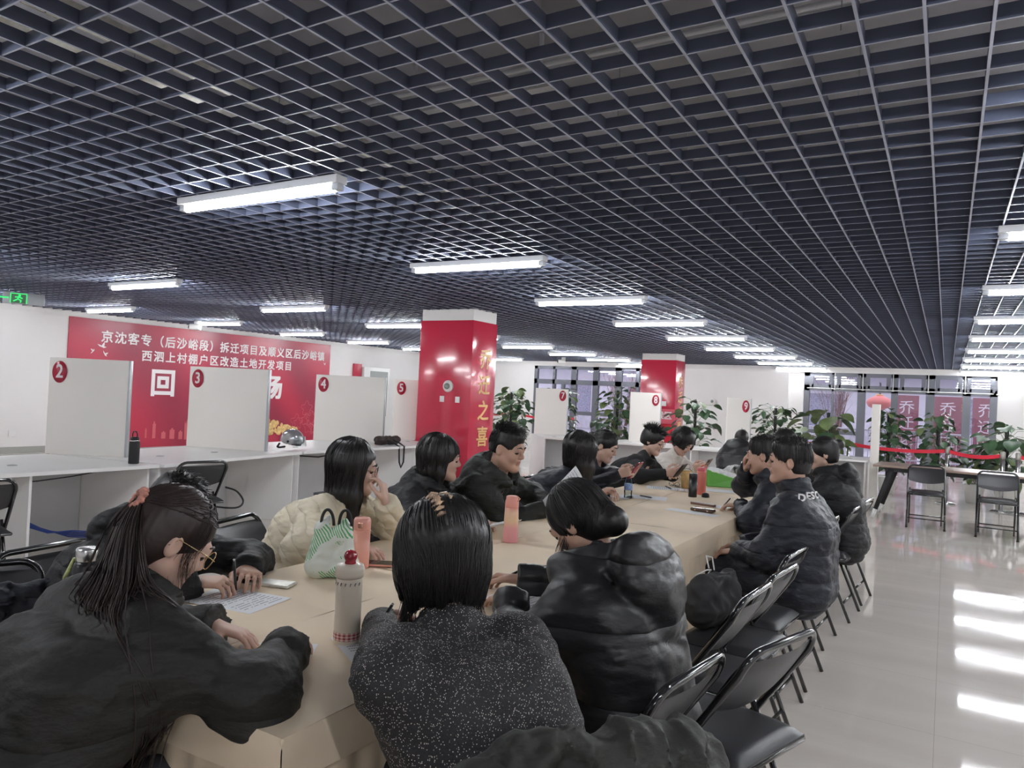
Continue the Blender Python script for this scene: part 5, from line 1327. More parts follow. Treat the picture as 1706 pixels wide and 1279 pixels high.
# ---- woman in the shiny hooded coat
p = Person('woman in shiny black hooded puffer coat bending over the table', (-0.80, 2.16), 176, (-1.045, 2.235, 1.085), 172, 42, -6, 1.02, 0.0048, 0.007, 'skin')
p.arm(-1, (-1.36, 2.40, 0.80), (-1.05, 2.75, .72), d=(-.95, -.05, -.05), n_=(.1, .5, .9), curl=.6).arm(1, (-1.24, 2.14, 0.80), (-0.95, 1.75, .66), d=(-.9, .3, -.1), curl=.5)
p.body().legs(); p.coat('coat_shiny', 1.16, 0.018, 0.19, 0.066, 0.055, 1.35, cuff=.056, wr=.0065, wf=5, shoulder=.01, hang=.12)
S = p.cap_hair(0.002, (0.120, -0.055, 0.090, 0.086, 0.112), nape=-0.09)
S.path([p.h(-0.05, 0, -0.02), p.h(-0.10, 0, -0.07)], [.06, .05], .03)
p.hair(S, [p.flow(600, (75, 285), 0.05, 1.85, rr=0.0016, seed=18, drape=False, start=(0.03, .9), lift=.985, on=S), p.flow(260, (-75, -30), 0.17, 1.75, rr=0.0015, seed=19, drape=False, start=(0.05, .5), lift=1.0, on=S), p.flow(60, (48, 70), 0.10, 1.75, rr=0.0013, seed=20, drape=False, start=(.05, .4), lift=1.0, on=S)], vox=.005, ridge=.001); PEOPLE['shiny'] = p

# ---- woman in the sparkling sweater
p = Person('woman in black sparkly sweater with claw clip in short hair', (-0.75, 1.385), 148, (-1.105, 1.54, 1.065), 145, 30, 0, 1.02, 0.005, 0.006, 'skin_pale')
p.arm(1, (-1.42, 1.68, 0.80), (-1.22, 1.15, .80), d=(-.5, .85, -.1), curl=.5, elbow=(-1.045, 1.27, 0.855)).arm(-1, (-1.30, 1.72, 0.81), (-0.95, 1.95, .7), d=(-.8, .1, .1), n_=(.1, .5, .8), curl=.7)
p.body().legs(); p.coat('sparkle', 0.97, 0, .1, 0.064, 0.02, None, wr=.007, wf=5, cuff=.048, name='sweater', hang=.12)
S = p.cap_hair(0.006, (0.122, -0.06, 0.085, 0.072, 0.108), nape=-0.13)
p.curtain(S, (62, 298), 0.125, 0.030, 22, 0.014); p.curtain(S, (120, 240), 0.160, 0.030, 20, 0.025)
p.hair(S, [p.flow(1300, (55, 305), 0.20, 1.75, rr=0.0019, seed=21, drape=False, start=(0.03, .9), lift=1.0, out=.02, end_jit=.5, wave=.003, on=S), p.spikes(40, .05, 22, .0016, .5, -.2)], vox=.005, ridge=.0012)
b = MB(); tm = mat('tortoise', (0.45, 0.30, 0.20), 0.2, var=0.8, vscale=45)
for l in (-1, 1):
    def sp(th, r=1.17, l_=0.0): return p.h(-0.012-0.112*r*math.sin(math.radians(th)), l_, 0.036+0.105*r*math.cos(math.radians(th)))
    for q in range(6):
        th = 34+q*8; a0 = sp(th, 1.17, .02+l*.004); b.tube([a0, sp(th+1, 1.20, .02+l*.018), sp(th+4, 1.10, .02+l*.034)], [.0075, .0075, .004], 7)
    b.tube([sp(28, 1.14, .02+l*.012), sp(50, 1.22, .02+l*.017), sp(76, 1.14, .02+l*.016)], [.006, .009, .006], 8)
b.build('hair_clip', tm, p.root); PEOPLE['sparkle'] = p
# ================================================================ white letters on the heavy man's collar
p = PEOPLE['letters']
for i, ch in enumerate('DESC'):
    a = math.radians(-72+i*20); d = np.array([math.cos(a), math.sin(a), 0]); c = p.N+p.lean*0.005
    r = np.linspace(0.03, 0.3, 400); v = p.C((c[None]+d[None]*r[:, None]).astype(np.float32)); rr_ = r[np.argmax(v > 0.003)]
    q = c+d*(rr_+0.009); up = np.array([-0.25*d[0], -0.25*d[1], 1.0])
    text('lettering', ch, 0.056, M['white_print'], p.root, tuple(q), tuple(np.cross([0, 0, 1], d)), tuple(up), off=0.001)

# ================================================================ things on the meeting table
def bottle(x, y, z, prof, m, lab, lidprof=None, lidm=None, cat='bottle', name='bottle', extra=None):
    t = thing(name, lab, cat, (x, y, z))
    MB().lathe(prof, n=32).build('bottle_body', m, t)
    if lidprof: MB().lathe(lidprof, n=32).build('lid', lidm, t)
    return t
def gradmat(name, stops, z0, z1):
    m = bpy.data.materials.new(name); m.use_nodes = True; n, l = nt(m); b = n['Principled BSDF']
    tc = n.new('ShaderNodeTexCoord'); sp = n.new('ShaderNodeSeparateXYZ'); l.new(tc.outputs['Object'], sp.inputs[0])
    mr = n.new('ShaderNodeMapRange'); mr.inputs['From Min'].default_value = z0; mr.inputs['From Max'].default_value = z1; l.new(sp.outputs['Z'], mr.inputs['Value'])
    rp = n.new('ShaderNodeValToRGB'); l.new(mr.outputs[0], rp.inputs[0])
    e = rp.color_ramp.elements; e[0].position = stops[0][0]; e[0].color = stops[0][1]+(1,); e[1].position = stops[-1][0]; e[1].color = stops[-1][1]+(1,)
    for p_, c in stops[1:-1]: q = e.new(p_); q.color = c+(1,)
    l.new(rp.outputs[0], b.inputs['Base Color']); b.inputs['Roughness'].default_value = 0.3; return m
M['cream_gloss'] = mat('cream_gloss', (0.74, 0.66, 0.55), 0.28)
M['pink_gloss'] = mat('pink_gloss', (0.78, 0.36, 0.28), 0.3)
M['cherry'] = mat('cherry', (0.32, 0.02, 0.035), 0.2, coat=.5)
M['coral'] = mat('coral', (0.62, 0.17, 0.13), 0.35)
t = bottle(-1.483, 1.609, TZ, [(0, 0), (.036, 0), (.038, .004), (.038, .185), (.036, .19), (0, .19)], M['cream_gloss'], 'tall cream flask with red ball on its lid and gingham band')
MB().lathe([(.036, .188), (.041, .192), (.0425, .20), (.0425, .215), (.038, .226), (.02, .229), (0, .229)], n=32).build('lid', M['cream_gloss'], t)
MB().lathe([(.017, .227), (.016, .234)]+[(.0195*math.sin(a), .250-.0195*math.cos(a)) for a in np.linspace(.9, math.pi, 9)], n=24).build('lid_ball', M['cherry'], t)
def gingham():
    m = bpy.data.materials.new('gingham'); m.use_nodes = True; n, l = nt(m); b = n['Principled BSDF']
    tc = n.new('ShaderNodeTexCoord'); sp = n.new('ShaderNodeSeparateXYZ'); l.new(tc.outputs['Object'], sp.inputs[0])
    at = n.new('ShaderNodeMath'); at.operation = 'ARCTAN2'; l.new(sp.outputs['Y'], at.inputs[0]); l.new(sp.outputs['X'], at.inputs[1])
    def stripe(src, f):
        a = n.new('ShaderNodeMath'); a.operation = 'MULTIPLY'; a.inputs[1].default_value = f; l.new(src, a.inputs[0])
        s_ = n.new('ShaderNodeMath'); s_.operation = 'SINE'; l.new(a.outputs[0], s_.inputs[0])
        g = n.new('ShaderNodeMath'); g.operation = 'GREATER_THAN'; g.inputs[1].default_value = 0; l.new(s_.outputs[0], g.inputs[0]); return g.outputs[0]
    u = stripe(at.outputs[0], 17); v = stripe(sp.outputs['Z'], 700)
    ad = n.new('ShaderNodeMath'); ad.operation = 'ADD'; l.new(u, ad.inputs[0]); l.new(v, ad.inputs[1]); hf = n.new('ShaderNodeMath'); hf.operation = 'MULTIPLY'; hf.inputs[1].default_value = .5; l.new(ad.outputs[0], hf.inputs[0])
    mx = n.new('ShaderNodeMixRGB'); l.new(hf.outputs[0], mx.inputs[0]); mx.inputs[1].default_value = (.8, .66, .6, 1); mx.inputs[2].default_value = (.40, .02, .03, 1)
    l.new(mx.outputs[0], b.inputs['Base Color']); b.inputs['Roughness'].default_value = .4; return m
MB().lathe([(.0384, .012), (.0388, .013), (.0388, .035), (.0384, .036)], n=32).build('gingham_band', gingham(), t)
b = MB()
for i in range(9):
    a = math.radians(190+i*21); c = Vector((math.cos(a)*.0388, math.sin(a)*.0388, .176))
    b.tube([c+Vector((0, 0, -.005)), c+Vector((.002, 0, .003)), c+Vector((-.004*math.sin(a), .004*math.cos(a), .002))], .0011, 5)
b.build('bow_print', M['ink'], t)
t = bottle(-2.064, 2.299, TZ, [(0, 0), (.033, 0), (.035, .004), (.035, .155), (0, .155)], M['pink_gloss'], 'plain pink flask beside the palm print carrier bag',
           [(.034, .155), (.0355, .157), (.0355, .195), (.03, .205), (0, .207)], mat('pink_lid', (0.72, 0.33, 0.27), 0.22))
MB().box((.02, -.033, .178), (.02, .012, .022), bev=.003).build('lid_button', mat('copper', (0.6, 0.3, 0.22), .25, metal=.6), t)
t = bottle(-1.868, 3.182, TZ, [(0, 0), (.036, 0), (.0385, .004), (.036, .13), (.034, .175), (0, .175)], gradmat('pink_yellow', [(0, (.75, .33, .36)), (.42, (.78, .36, .36)), (.62, (.80, .56, .34)), (.85, (.80, .52, .36)), (1, (.78, .35, .28))], 0, .175),
           'two-tone pink and yellow bottle with pink screw lid', [(.034, .175), (.0345, .177), (.0345, .205), (.031, .213), (.03, .228), (.025, .232), (0, .232)], mat('salmon', (.78, .33, .27), .35))
MB().tube([(.03, .0, .205), (.045, 0, .222), (.03, 0, .23)], .004, 8).build('lid_loop', M['pink_gloss'], t)
t = bottle(-2.047, 5.21, TZ, [(0, 0), (.028, 0), (.031, .006), (.029, .03), (.031, .05), (.029, .09), (.031, .11), (.029, .135), (.014, .165), (.0135, .175), (0, .175)], M['clear_plastic'], 'small clear water bottle with blue cap and label',
           [(.0155, .172), (.0155, .19), (0, .19)], mat('blue_cap', (.08, .16, .5), .4))
MB().lathe([(.0305, .062), (.0318, .064), (.0318, .108), (.0305, .11)], n=24).build('label_band', mat('label_blue', (.25, .35, .62), .4, var=.4, vscale=60), t)
t = bottle(-1.70, 5.70, TZ, [(0, 0), (.031, 0), (.033, .004), (.033, .15), (0, .15)], M['black_plastic'], 'black cylindrical flask in front of the coral bottle',
           [(.0315, .15), (.0325, .152), (.0325, .18), (.029, .187), (0, .187)], M['black_plastic'])
tag(MB().lathe([(0, 0), (.03, 0), (.03, .018), (.026, .03), (.01, .035), (0, .035)], n=24).build('thermos_cup', M['black_plastic'], loc=(-1.62, 5.78, TZ)), 'loose black cup lid at the foot of the coral bottle', 'lid')
t = bottle(-1.70, 5.93, TZ, [(0, 0), (.036, 0), (.038, .005), (.038, .18), (.034, .19), (0, .19)], M['coral'], 'tall coral red bottle with loop lid beside the black flask',
           [(.033, .19), (.034, .192), (.034, .215), (.02, .22), (0, .22)], mat('coral_lid', (.65, .13, .15), .35))
MB().tube([(.03, 0, .20), (.036, 0, .228), (.016, 0, .24), (-.01, 0, .225)], .006, 8).build('lid_loop', M['coral'], t)
t = bottle(-1.93, 6.25, TZ, [(.036, 0), (.045, .15), (.0465, .152)], mat('orange_cup', (.82, .55, .25), .5, var=.25, vscale=22), 'drink cup with orange print behind the coral bottle', [(.047, .148), (.048, .158), (.044, .166), (0, .166)], M['clear_plastic'], 'cup', 'drink_cup')
MB().tube([(-.035, 0, .16), (-.04, 0, .2), (.03, 0, .205), (.035, 0, .16)], .004, 6).build('carry_strap', mat('strap_pink', (.55, .3, .3), .4), t)
t = bottle(-1.712, 7.20, TZ, [(.030, 0), (.044, .13), (.045, .132)], M['clear_plastic'], 'clear plastic cup with green tea left, near the mouth covering man', [(.046, .128), (.047, .135), (.04, .142), (0, .142)], M['clear_plastic'], 'cup', 'drink_cup')
MB().lathe([(0, .002), (.0295, .002), (.0335, .04), (0, .04)], n=24).build('tea', mat('green_tea', (.55, .60, .35), .2), t)
MB().tube([(.01, 0, .02), (.03, 0, .20)], .004, 8).build('straw', M['pot_white'], t)

def facing_rot(n_, roll=0.0):
    """rotation whose local z is n_ and whose local y points as far up as it can."""
    Z = Vector(n_).normalized(); Y = Vector((0, 0, 1))-Z*Z.z
    Y.normalize(); X = Y.cross(Z); m_ = Matrix((X, Y, Z)).transposed()
    return (m_ @ Matrix.Rotation(roll, 3, 'Z')).to_euler()
def phone(x, y, z, rz, lab, m='black_plastic', tilt=None, case=None, scr='screen', dim=(.076, .16, .009)):
    t = thing('mobile_phone', lab, 'phone', (x, y, z), rz)
    if tilt: t.rotation_euler = tilt
    MB().box((0, 0, dim[2]/2), dim, bev=.004).build('phone_body', M[m] if isinstance(m, str) else m, t)
    MB().box((0, 0, dim[2]+.0004), (dim[0]-.007, dim[1]-.008, .0012)).build('phone_screen', M[scr], t)
    MB().box((.02, .06, -.0008), (.028, .03, .003), bev=.0012).build('camera_bump', M['black_plastic'], t)
    return t
phone(-2.035, 2.375, TZ+.001, math.radians(-60), 'phone in a pale case lying beside the white booklet', M['pink_gloss'])
phone(-2.115, 1.885, TZ+.001, math.radians(-70), 'phone with a silver back and clear case near the pen holder hands', M['galv'], scr='galv')
phone(-1.985, 5.19, 0.965, 0, 'phone with a red back held up by the smiling woman', M['cherry'], tilt=facing_rot((-.80, .10, .60), -.15))
phone(-1.94, 6.13, 0.905, 0, 'dark phone held by the spiky haired person', tilt=facing_rot((-.72, .15, .66), -.2))
phone(-1.945, 6.95, 0.905, 0, 'brown backed phone held by the woman in the white sweater', M['wood_brown'], tilt=facing_rot((-.75, .20, .62), -.2))
t = thing('glasses_case', 'brown glossy glasses case on a white paper strip', 'case', (-1.41, 4.985, TZ+.003), math.radians(-8))
MB().box((0, 0, .012), (.165, .06, .024), bev=.009).build('case_body', mat('case_brown', (.10, .05, .035), .2, coat=.5), t)
MB().box((0, 0, .0125), (.167, .0605, .0015)).build('case_seam', M['black_plastic'], t)
for sx in (-.045, .045): MB().box((sx, -.031, .012), (.012, .004, .01), bev=.001).build('clasp', M['gold_wire'], t)
t = thing('pencil_case', 'long brown and white pencil box beside a note pad on the right row', 'pencil box', (-1.50, 5.30, TZ+.001), math.radians(-14))
MB().box((0, 0, .008), (.19, .035, .016), bev=.003).build('box_body', mat('box_brown', (.16, .08, .06), .35), t)
MB().box((0, -.002, .0165), (.182, .022, .0015)).build('box_lid', M['paper'], t)

rnd = random.Random(8)
def paper(x, y, rz, lab, w_=.21, h_=.297, lines=14, z=TZ, tilt=None, curl=.0, printed=True):
    t = thing('paper_sheet', lab, 'paper', (x, y, z+.001), rz)
    if tilt: t.rotation_euler = tilt
    def f(off): return lambda u, v: ((u-.5)*w_, (v-.5)*h_, off+curl*(2*u-1)**2)
    bb = MB(); bb.grid(f(0), 8, 3); bb.grid(f(.0008), 8, 3); bb.build('sheet', M['paper'], t)
    if printed:
        b = MB()
        for i in range(lines):
            y_ = h_*.42-i*h_*.84/lines; L_ = w_*.8*(1 if rnd.random() < .7 else rnd.uniform(.3, .8)); n_ = int(L_/.007)
            for k in range(n_):
                if rnd.random() < .15: continue
                u0 = -w_*.4+k*.007; z_ = .0012+curl*(2*u0/w_)**2
                b.quad((u0, y_-.002, z_), (u0+.005, y_-.002, z_), (u0+.005, y_+.002, z_), (u0, y_+.002, z_))
        b.build('print_lines', M['ink'], t)
    return t
paper(-1.53, 1.36, math.radians(35), 'printed sheet under the ponytail woman writing hand')
paper(-1.36, 1.62, math.radians(60), 'printed sheet in front of the woman in the sparkly sweater')
paper(-2.06, 1.68, math.radians(-80), 'printed sheet under the hands of the person in the hooded coat')
paper(-1.90, 2.52, math.radians(-58), 'white booklet beside the phone before the woman in cream', .19, .26)
paper(-1.27, 2.31, math.radians(85), 'printed sheet under the arm of the woman in the shiny coat')
paper(-2.03, 3.27, math.radians(-60), 'curled printed sheet held by the woman with bangs', z=TZ+.04, tilt=(math.radians(14), math.radians(-8), math.radians(-55)), curl=.012)
paper(-1.955, 3.93, 0, 'printed sheet held upright by the man in the green coat', z=.93, tilt=facing_rot((-.50, -.62, .58), -.35), curl=.008)
paper(-1.95, 5.36, math.radians(-75), 'blank sheet lying beside the small water bottle', printed=False)
paper(-2.18, 5.22, math.radians(-85), 'white sheet under the sleeve of the long haired woman', printed=False)
paper(-2.05, 6.05, math.radians(-70), 'white sheet under the eyeglass holder of the spiky haired person')
paper(-1.66, 6.30, math.radians(-80), 'pale sheet in front of the green bag', printed=False)
paper(-1.46, 4.90, math.radians(80), 'white paper strip under the brown glasses case', .11, .36, printed=False)
paper(-1.40, 5.33, math.radians(70), 'small note pad beside the pencil box', .12, .17, printed=False)
paper(-2.22, 7.42, math.radians(10), 'sheet at the far end before the woman in the white sweater')
t = thing('sticky_note', 'yellow highlighted note under the ponytail woman fingers', 'note', (-1.63, 1.40, TZ+.0025), .5)
MB().box((0, 0, .0006), (.05, .07, .001)).build('note', mat('note_yellow', (.80, .75, .18), .6), t)
def pen(a, c, lab, m='black_plastic'):
    a, c = Vector(a), Vector(c); t = thing('pen', lab, 'pen', a); d = c-a
    MB().tube([d*.1, d*.95], .0048, 8).build('barrel', M[m], t)
    MB().tube([Vector((0, 0, 0)), d*.1], [.0008, .0042], 8).build('tip', M['steel'], t)
    MB().tube([d*.95, d], .0042, 8).build('button', M['steel'], t)
pen((-1.49, 1.42, TZ+.004), (-1.40, 1.36, TZ+.085), 'black pen in the ponytail woman writing hand')
pen((-1.40, 1.60, TZ+.01), (-1.345, 1.645, TZ+.13), 'black pen beyond the sparkly sweater shoulder')
pen((-2.11, 1.72, TZ+.004), (-2.08, 1.68, TZ+.135), 'black pen between the hooded person fingers')
pen((-2.02, 2.63, TZ+.008), (-1.90, 2.60, TZ+.008), 'black pen lying on the white booklet')
pen((-2.03, 3.09, TZ+.01), (-2.10, 3.10, TZ+.12), 'white pen in the fingers of the woman with bangs', 'pot_white')
pen((-1.48, 2.36, TZ+.01), (-1.36, 2.44, TZ+.085), 'dark pen in the fingers of the woman in the shiny coat')
pen((-2.02, 5.38, TZ+.008), (-1.90, 5.33, TZ+.008), 'black pen on the blank sheet by the water bottle')
pen((-1.34, 5.18, TZ+.006), (-1.28, 5.20, TZ+.09), 'black pen in the hand of the man covering his mouth')
pen((-2.08, 6.16, TZ+.008), (-1.98, 6.02, TZ+.008), 'black pen on the sheet before the spiky haired person')
t = thing('eyeglasses', 'folded dark glasses on the sheet before the spiky haired person', 'glasses', (-2.02, 6.22, TZ+.004), math.radians(-20))
b = MB()
for l in (-1, 1): b.tube([(l*.032+.026*math.cos(q), 0.0, .02+.018*math.sin(q)) for q in np.linspace(0, 6.283, 18, endpoint=False)], .002, 6, closed=True)
b.tube([(-.006, 0, .024), (.006, 0, .024)], .002, 6); b.build('rims', M['black_plastic'], t)
for l in (-1, 1): MB().tube([(l*.06, 0, .026), (l*.058, .004+.006*l, .02), (-l*.06, .016+.004*l, .004)], .0018, 6).build('temple', M['black_plastic'], t)

# ---------------------------------------------------------------- bags
def softmesh(S, vox, disp=None, dm=0.0):
    S.disp = disp; S.dmax = dm; return S.mesh(vox)
# carrier bag with palm print
t = thing('carrier_bag', 'white plastic carrier bag with green palm print and black ribbon handles', 'bag', (-2.03, 2.10, TZ), math.radians(35))
S = SDF(); S.cap((-.055, 0, .045), (.055, 0, .045), .042, .042, .02); S.cap((-.055, 0, .045), (-.045, 0, .19), .043, .028, .03); S.cap((.055, 0, .045), (.04, 0, .19), .043, .026, .03)
S.cap((-.03, 0, .1), (.03, 0, .17), .036, .026, .04); S.cap((-.04, 0, .19), (-.02, 0, .235), .025, .008, .02); S.cap((.035, 0, .19), (.045, 0, .225), .022, .007, .02); S.half((0, 0, .001), (0, 0, -1))
V, F = softmesh(S, .005, lambda q: (.006*np.abs(snoise(q, np.float32(16)))-.003).astype(np.float32), .006)
def bag_mat():
    m = bpy.data.materials.new('palm_print'); m.use_nodes = True; n, l = nt(m); b = n['Principled BSDF']
    tc = n.new('ShaderNodeTexCoord'); mp = n.new('ShaderNodeMapping'); l.new(tc.outputs['Object'], mp.inputs[0]); mp.inputs['Rotation'].default_value = (0, .6, .2)
    wv = n.new('ShaderNodeTexWave'); wv.inputs['Scale'].default_value = 34; wv.inputs['Distortion'].default_value = 2.5; l.new(mp.outputs[0], wv.inputs['Vector'])
    ns = n.new('ShaderNodeTexNoise'); ns.inputs['Scale'].default_value = 12; l.new(tc.outputs['Object'], ns.inputs['Vector'])
    gt = n.new('ShaderNodeMath'); gt.operation = 'GREATER_THAN'; gt.inputs[1].default_value = .62; l.new(wv.outputs['Fac'], gt.inputs[0])
    g2 = n.new('ShaderNodeMath'); g2.operation = 'GREATER_THAN'; g2.inputs[1].default_value = .50; l.new(ns.outputs['Fac'], g2.inputs[0])
    mu = n.new('ShaderNodeMath'); mu.operation = 'MULTIPLY'; l.new(gt.outputs[0], mu.inputs[0]); l.new(g2.outputs[0], mu.inputs[1])
    mx = n.new('ShaderNodeMixRGB'); l.new(mu.outputs[0], mx.inputs[0]); mx.inputs[1].default_value = (.72, .76, .70, 1); mx.inputs[2].default_value = (.08, .40, .12, 1)
    l.new(mx.outputs[0], b.inputs['Base Color']); b.inputs['Roughness'].default_value = .35; b.inputs['Subsurface Weight'].default_value = .2; b.inputs['Subsurface Radius'].default_value = (.02, .02, .02); return m
npmesh('bag_body', V, F, bag_mat(), t)
for sx in (-.028, .04):
    MB().tube([(sx+.005-.024*math.cos(a), -.012-.012*math.sin(a), .205+.062*math.sin(a)) for a in np.linspace(0, math.pi, 14)], .006, 8).build('handle', M['black_matte'], t)
# green bag and white bags at the far end
t = thing('gift_bag', 'bright green shiny bag with pale tissue behind the coral bottle', 'bag', (-1.72, 6.62, TZ), math.radians(20))
vs = [(-.13, -.05, 0), (.13, -.05, 0), (.13, .05, 0), (-.13, .05, 0), (-.125, -.04, .15), (.115, -.03, .085), (.115, .03, .085), (-.125, .04, .15)]
o = MB().add(vs, [(3, 2, 1, 0), (0, 1, 5, 4), (1, 2, 6, 5), (2, 3, 7, 6), (3, 0, 4, 7), (4, 5, 6, 7)]).build('bag_body', mat('bag_green', (.10, .36, .04), .35, bump=.4, bscale=25), t)
bv = o.modifiers.new('bevel', 'BEVEL'); bv.width = .008; bv.segments = 2
S = SDF(); S.cap((-.08, 0, .14), (.1, 0, .10), .035, .03, .03)
V, F = softmesh(S, .008, lambda q: (.016*np.abs(snoise(q, np.float32(16)))-.006).astype(np.float32), .012); npmesh('tissue', V, F, M['paper'], t)
t = thing('plastic_bag', 'crumpled white plastic bag behind the green bag', 'bag', (-1.80, 7.25, TZ))
S = SDF(); S.cap((-.14, 0, .05), (.14, 0, .06), .05, .055, .04); S.cap((.0, .02, .09), (.1, .0, .13), .05, .03, .04); S.half((0, 0, .001), (0, 0, -1))
V, F = softmesh(S, .008, lambda q: (.03*np.abs(snoise(q, np.float32(13)))-.012).astype(np.float32), .02); npmesh('bag_body', V, F, mat('thin_plastic', (.78, .77, .76), .25, trans=.25), t)
t = thing('paper_cup', 'white paper cup with folded rim beside the brown backed phone', 'cup', (-2.0, 7.30, TZ))
MB().lathe([(0, 0), (.028, 0), (.038, .10), (.04, .102), (.037, .10), (.027, .004), (0, .004)], n=20).build('cup_body', M['paper'], t)
t = thing('crumpled_tissue', 'crumpled tissue by the glasses on the left row', 'tissue', (-1.86, 5.95, TZ))
S = SDF(); S.cap((-.03, 0, .012), (.03, .01, .012), .012, .014, .02); S.half((0, 0, .0), (0, 0, -1))
V, F = softmesh(S, .004, lambda q: (.012*np.abs(snoise(q, np.float32(40)))-.004).astype(np.float32), .008); npmesh('tissue', V, F, M['paper'], t)
# black drawstring bag on a chair
t = thing('drawstring_bag', 'black cloth bag with white drawstring on the chair seat', 'bag', (-0.90, 3.42, .478), math.radians(-15))
S = SDF(); S.cap((0, -.10, .085), (0, .10, .085), .085, .085, .04); S.cap((0, -.11, .17), (0, .11, .17), .06, .055, .06); S.cap((.02, -.12, .22), (.02, .12, .215), .028, .024, .04); S.ell((.02, 0, .25), (.03, .10, .03), None, .02, 's'); S.half((0, 0, .002), (0, 0, -1))
V, F = softmesh(S, .008, lambda q: (.014*np.abs(snoise(q, np.float32(9)))-.006).astype(np.float32), .01); npmesh('bag_body', V, F, M['black_matte'], t)
MB().tube([(-.03, .02, .24), (-.07, .05, .20), (-.03, .08, .17), (-.075, .02, .15), (-.08, -.03, .21), (-.03, -.02, .245)], .0035, 6, closed=True).build('drawstring', M['pot_white'], t)
MB().tube([(-.02, .03, .24), (-.05, .06, .29), (-.06, .02, .30), (-.03, .0, .25)], .0035, 6).build('cord_loop', M['pot_white'], t)

# ---------------------------------------------------------------- clothes on chairs
def garment(label, loc, rz, prims, m, vox=.009, amp=.022, fr=8, name='jacket', extra=None, wr=True):
    t = thing(name, label, 'jacket' if name == 'jacket' else name.split('_')[-1], loc, rz)
    S = SDF()
    for a in prims: S.cap(*a)
    V, F = softmesh(S, vox, lambda q: (amp*(np.abs(snoise(q*np.float32(1), np.float32(fr)))-.4)+amp*.4*(np.abs(snoise(q, np.float32(fr*2.4)))-.4)).astype(np.float32), amp*1.2)
    npmesh('cloth', V, F, M[m], t); return t
# the sparkly woman's chair and padded coat over its back
chair(-0.74, 1.33, 151, 'black folding chair under the sparkly sweater woman, coat over its back')
M['coat_olive'] = coatmat('coat_olive', (0.022, 0.023, 0.019), 0.6)
t = garment('dark olive padded coat with toggles heaped over the chair back at the bottom', (-0.545, 1.25, 0), math.radians(151),
            [((0, -.24, .80), (0, .24, .81), .062, .062, .05), ((-.05, -.22, .74), (-.06, .22, .74), .06, .07, .06), ((-.07, -.18, .55), (-.06, .20, .45), .06, .07, .08), ((-.06, .24, .70), (-.07, .30, .40), .06, .05, .06),
             ((.06, -.1, .70), (.07, .15, .66), .05, .05, .06), ((-.02, -.24, .80), (.04, -.32, .60), .05, .05, .05), ((-.02, -.1, .85), (0, .14, .86), .045, .045, .04), ((-.04, -.22, .62), (-.02, -.28, .42), .05, .045, .05)], 'coat_olive', .008, .026, 7)
for q in ((-.075, .07, .855), (-.11, -.13, .80)): MB().box(q, (.022, .014, .016), bev=.003).build('toggle', M['steel'], t)
MB().tube([(-.075, .07, .85), (-.10, .03, .80), (-.11, .09, .74), (-.12, .12, .66)], .004, 6).build('cord', M['black_matte'], t)
garment('dark navy jacket hung on the grey padded chair at the left edge', (-2.66, 1.20, 0), math.radians(-20), [((-.10, -.20, .72), (-.10, .20, .72), .05, .05, .05), ((-.05, -.18, .60), (-.04, .16, .55), .07, .07, .08), ((0, -.15, .50), (.02, .12, .50), .06, .06, .06), ((.08, -.16, .40), (.1, .1, .36), .05, .05, .06)], 'coat_navy', .010, .022, 8)
garment('black coat hung on the chair back between panels seven and the reader man', (-3.14, 6.30, 0), math.radians(165), [((0, -.21, .78), (0, .21, .78), .05, .05, .05), ((-.03, -.19, .66), (-.03, .19, .66), .06, .06, .07), ((-.05, -.18, .48), (-.05, .16, .44), .06, .06, .08)], 'coat_black', .011, .02, 8)
garment('dark grey and black coat on the chair behind the woman with bangs', (-3.22, 3.36, 0), math.radians(10), [((0, -.2, .80), (0, .2, .80), .06, .06, .05), ((-.04, -.18, .66), (-.04, .18, .66), .07, .07, .07), ((-.05, -.14, .45), (-.05, .14, .45), .07, .07, .08)], 'coat_black', .011, .02, 8)
garment('black rounded bag on the chair at the far table end', (-1.55, 8.12, 0), 0, [((-.12, 0, .58), (.12, 0, .58), .09, .09, .04), ((-.1, 0, .72), (.1, 0, .72), .08, .075, .06)], 'black_matte', .012, .015, 8, name='hand_bag')
garment('black bag hanging behind the chair of the smiling woman', (-3.12, 5.98, 0), 0, [((-.02, -.12, .60), (-.02, .12, .60), .09, .09, .04), ((0, -.1, .76), (0, .1, .76), .07, .07, .06), ((0, 0, .52), (0, 0, .55), .05, .05, .04)], 'black_matte', .012, .015, 8, name='shoulder_bag')
# chairs of the left hand row
for x, y, f_, lab in ((-3.00, 1.62, 8, 'the hooded person at the near left'), (-3.02, 2.56, 16, 'the woman in the cream jacket'), (-3.02, 3.36, 10, 'the woman with bangs'), (-2.96, 3.86, 8, 'the man in the green coat'),
                      (-2.92, 4.78, 12, 'the long haired woman'), (-2.96, 5.46, 4, 'the smiling woman with the phone'), (-2.92, 6.50, 0, 'the spiky haired person'), (-2.80, 7.24, -6, 'the woman in the white sweater')):
    chair(x+.1, y, f_, 'black folding chair under '+lab)
chair(-1.72, 0.66, 84, 'black folding chair under the ponytail woman')
# silver lidded flask with lanyard near the hooded person
t = bottle(-2.245, 1.27, TZ, [(0, 0), (.036, 0), (.038, .004), (.038, .16), (.03, .175), (0, .175)], M['black_plastic'], 'black flask with bright silver lid behind the ponytail', [(.03, .175), (.031, .177), (.031, .21), (.028, .214), (0, .214)], M['steel'])
MB().tube([(-.03, -.02, .18), (-.06, -.03, .12), (-.065, -.04, .0)], [.006, .006, .006], 6).build('lanyard', mat('lanyard', (.55, .60, .25), .5, var=.5, vscale=40), t)

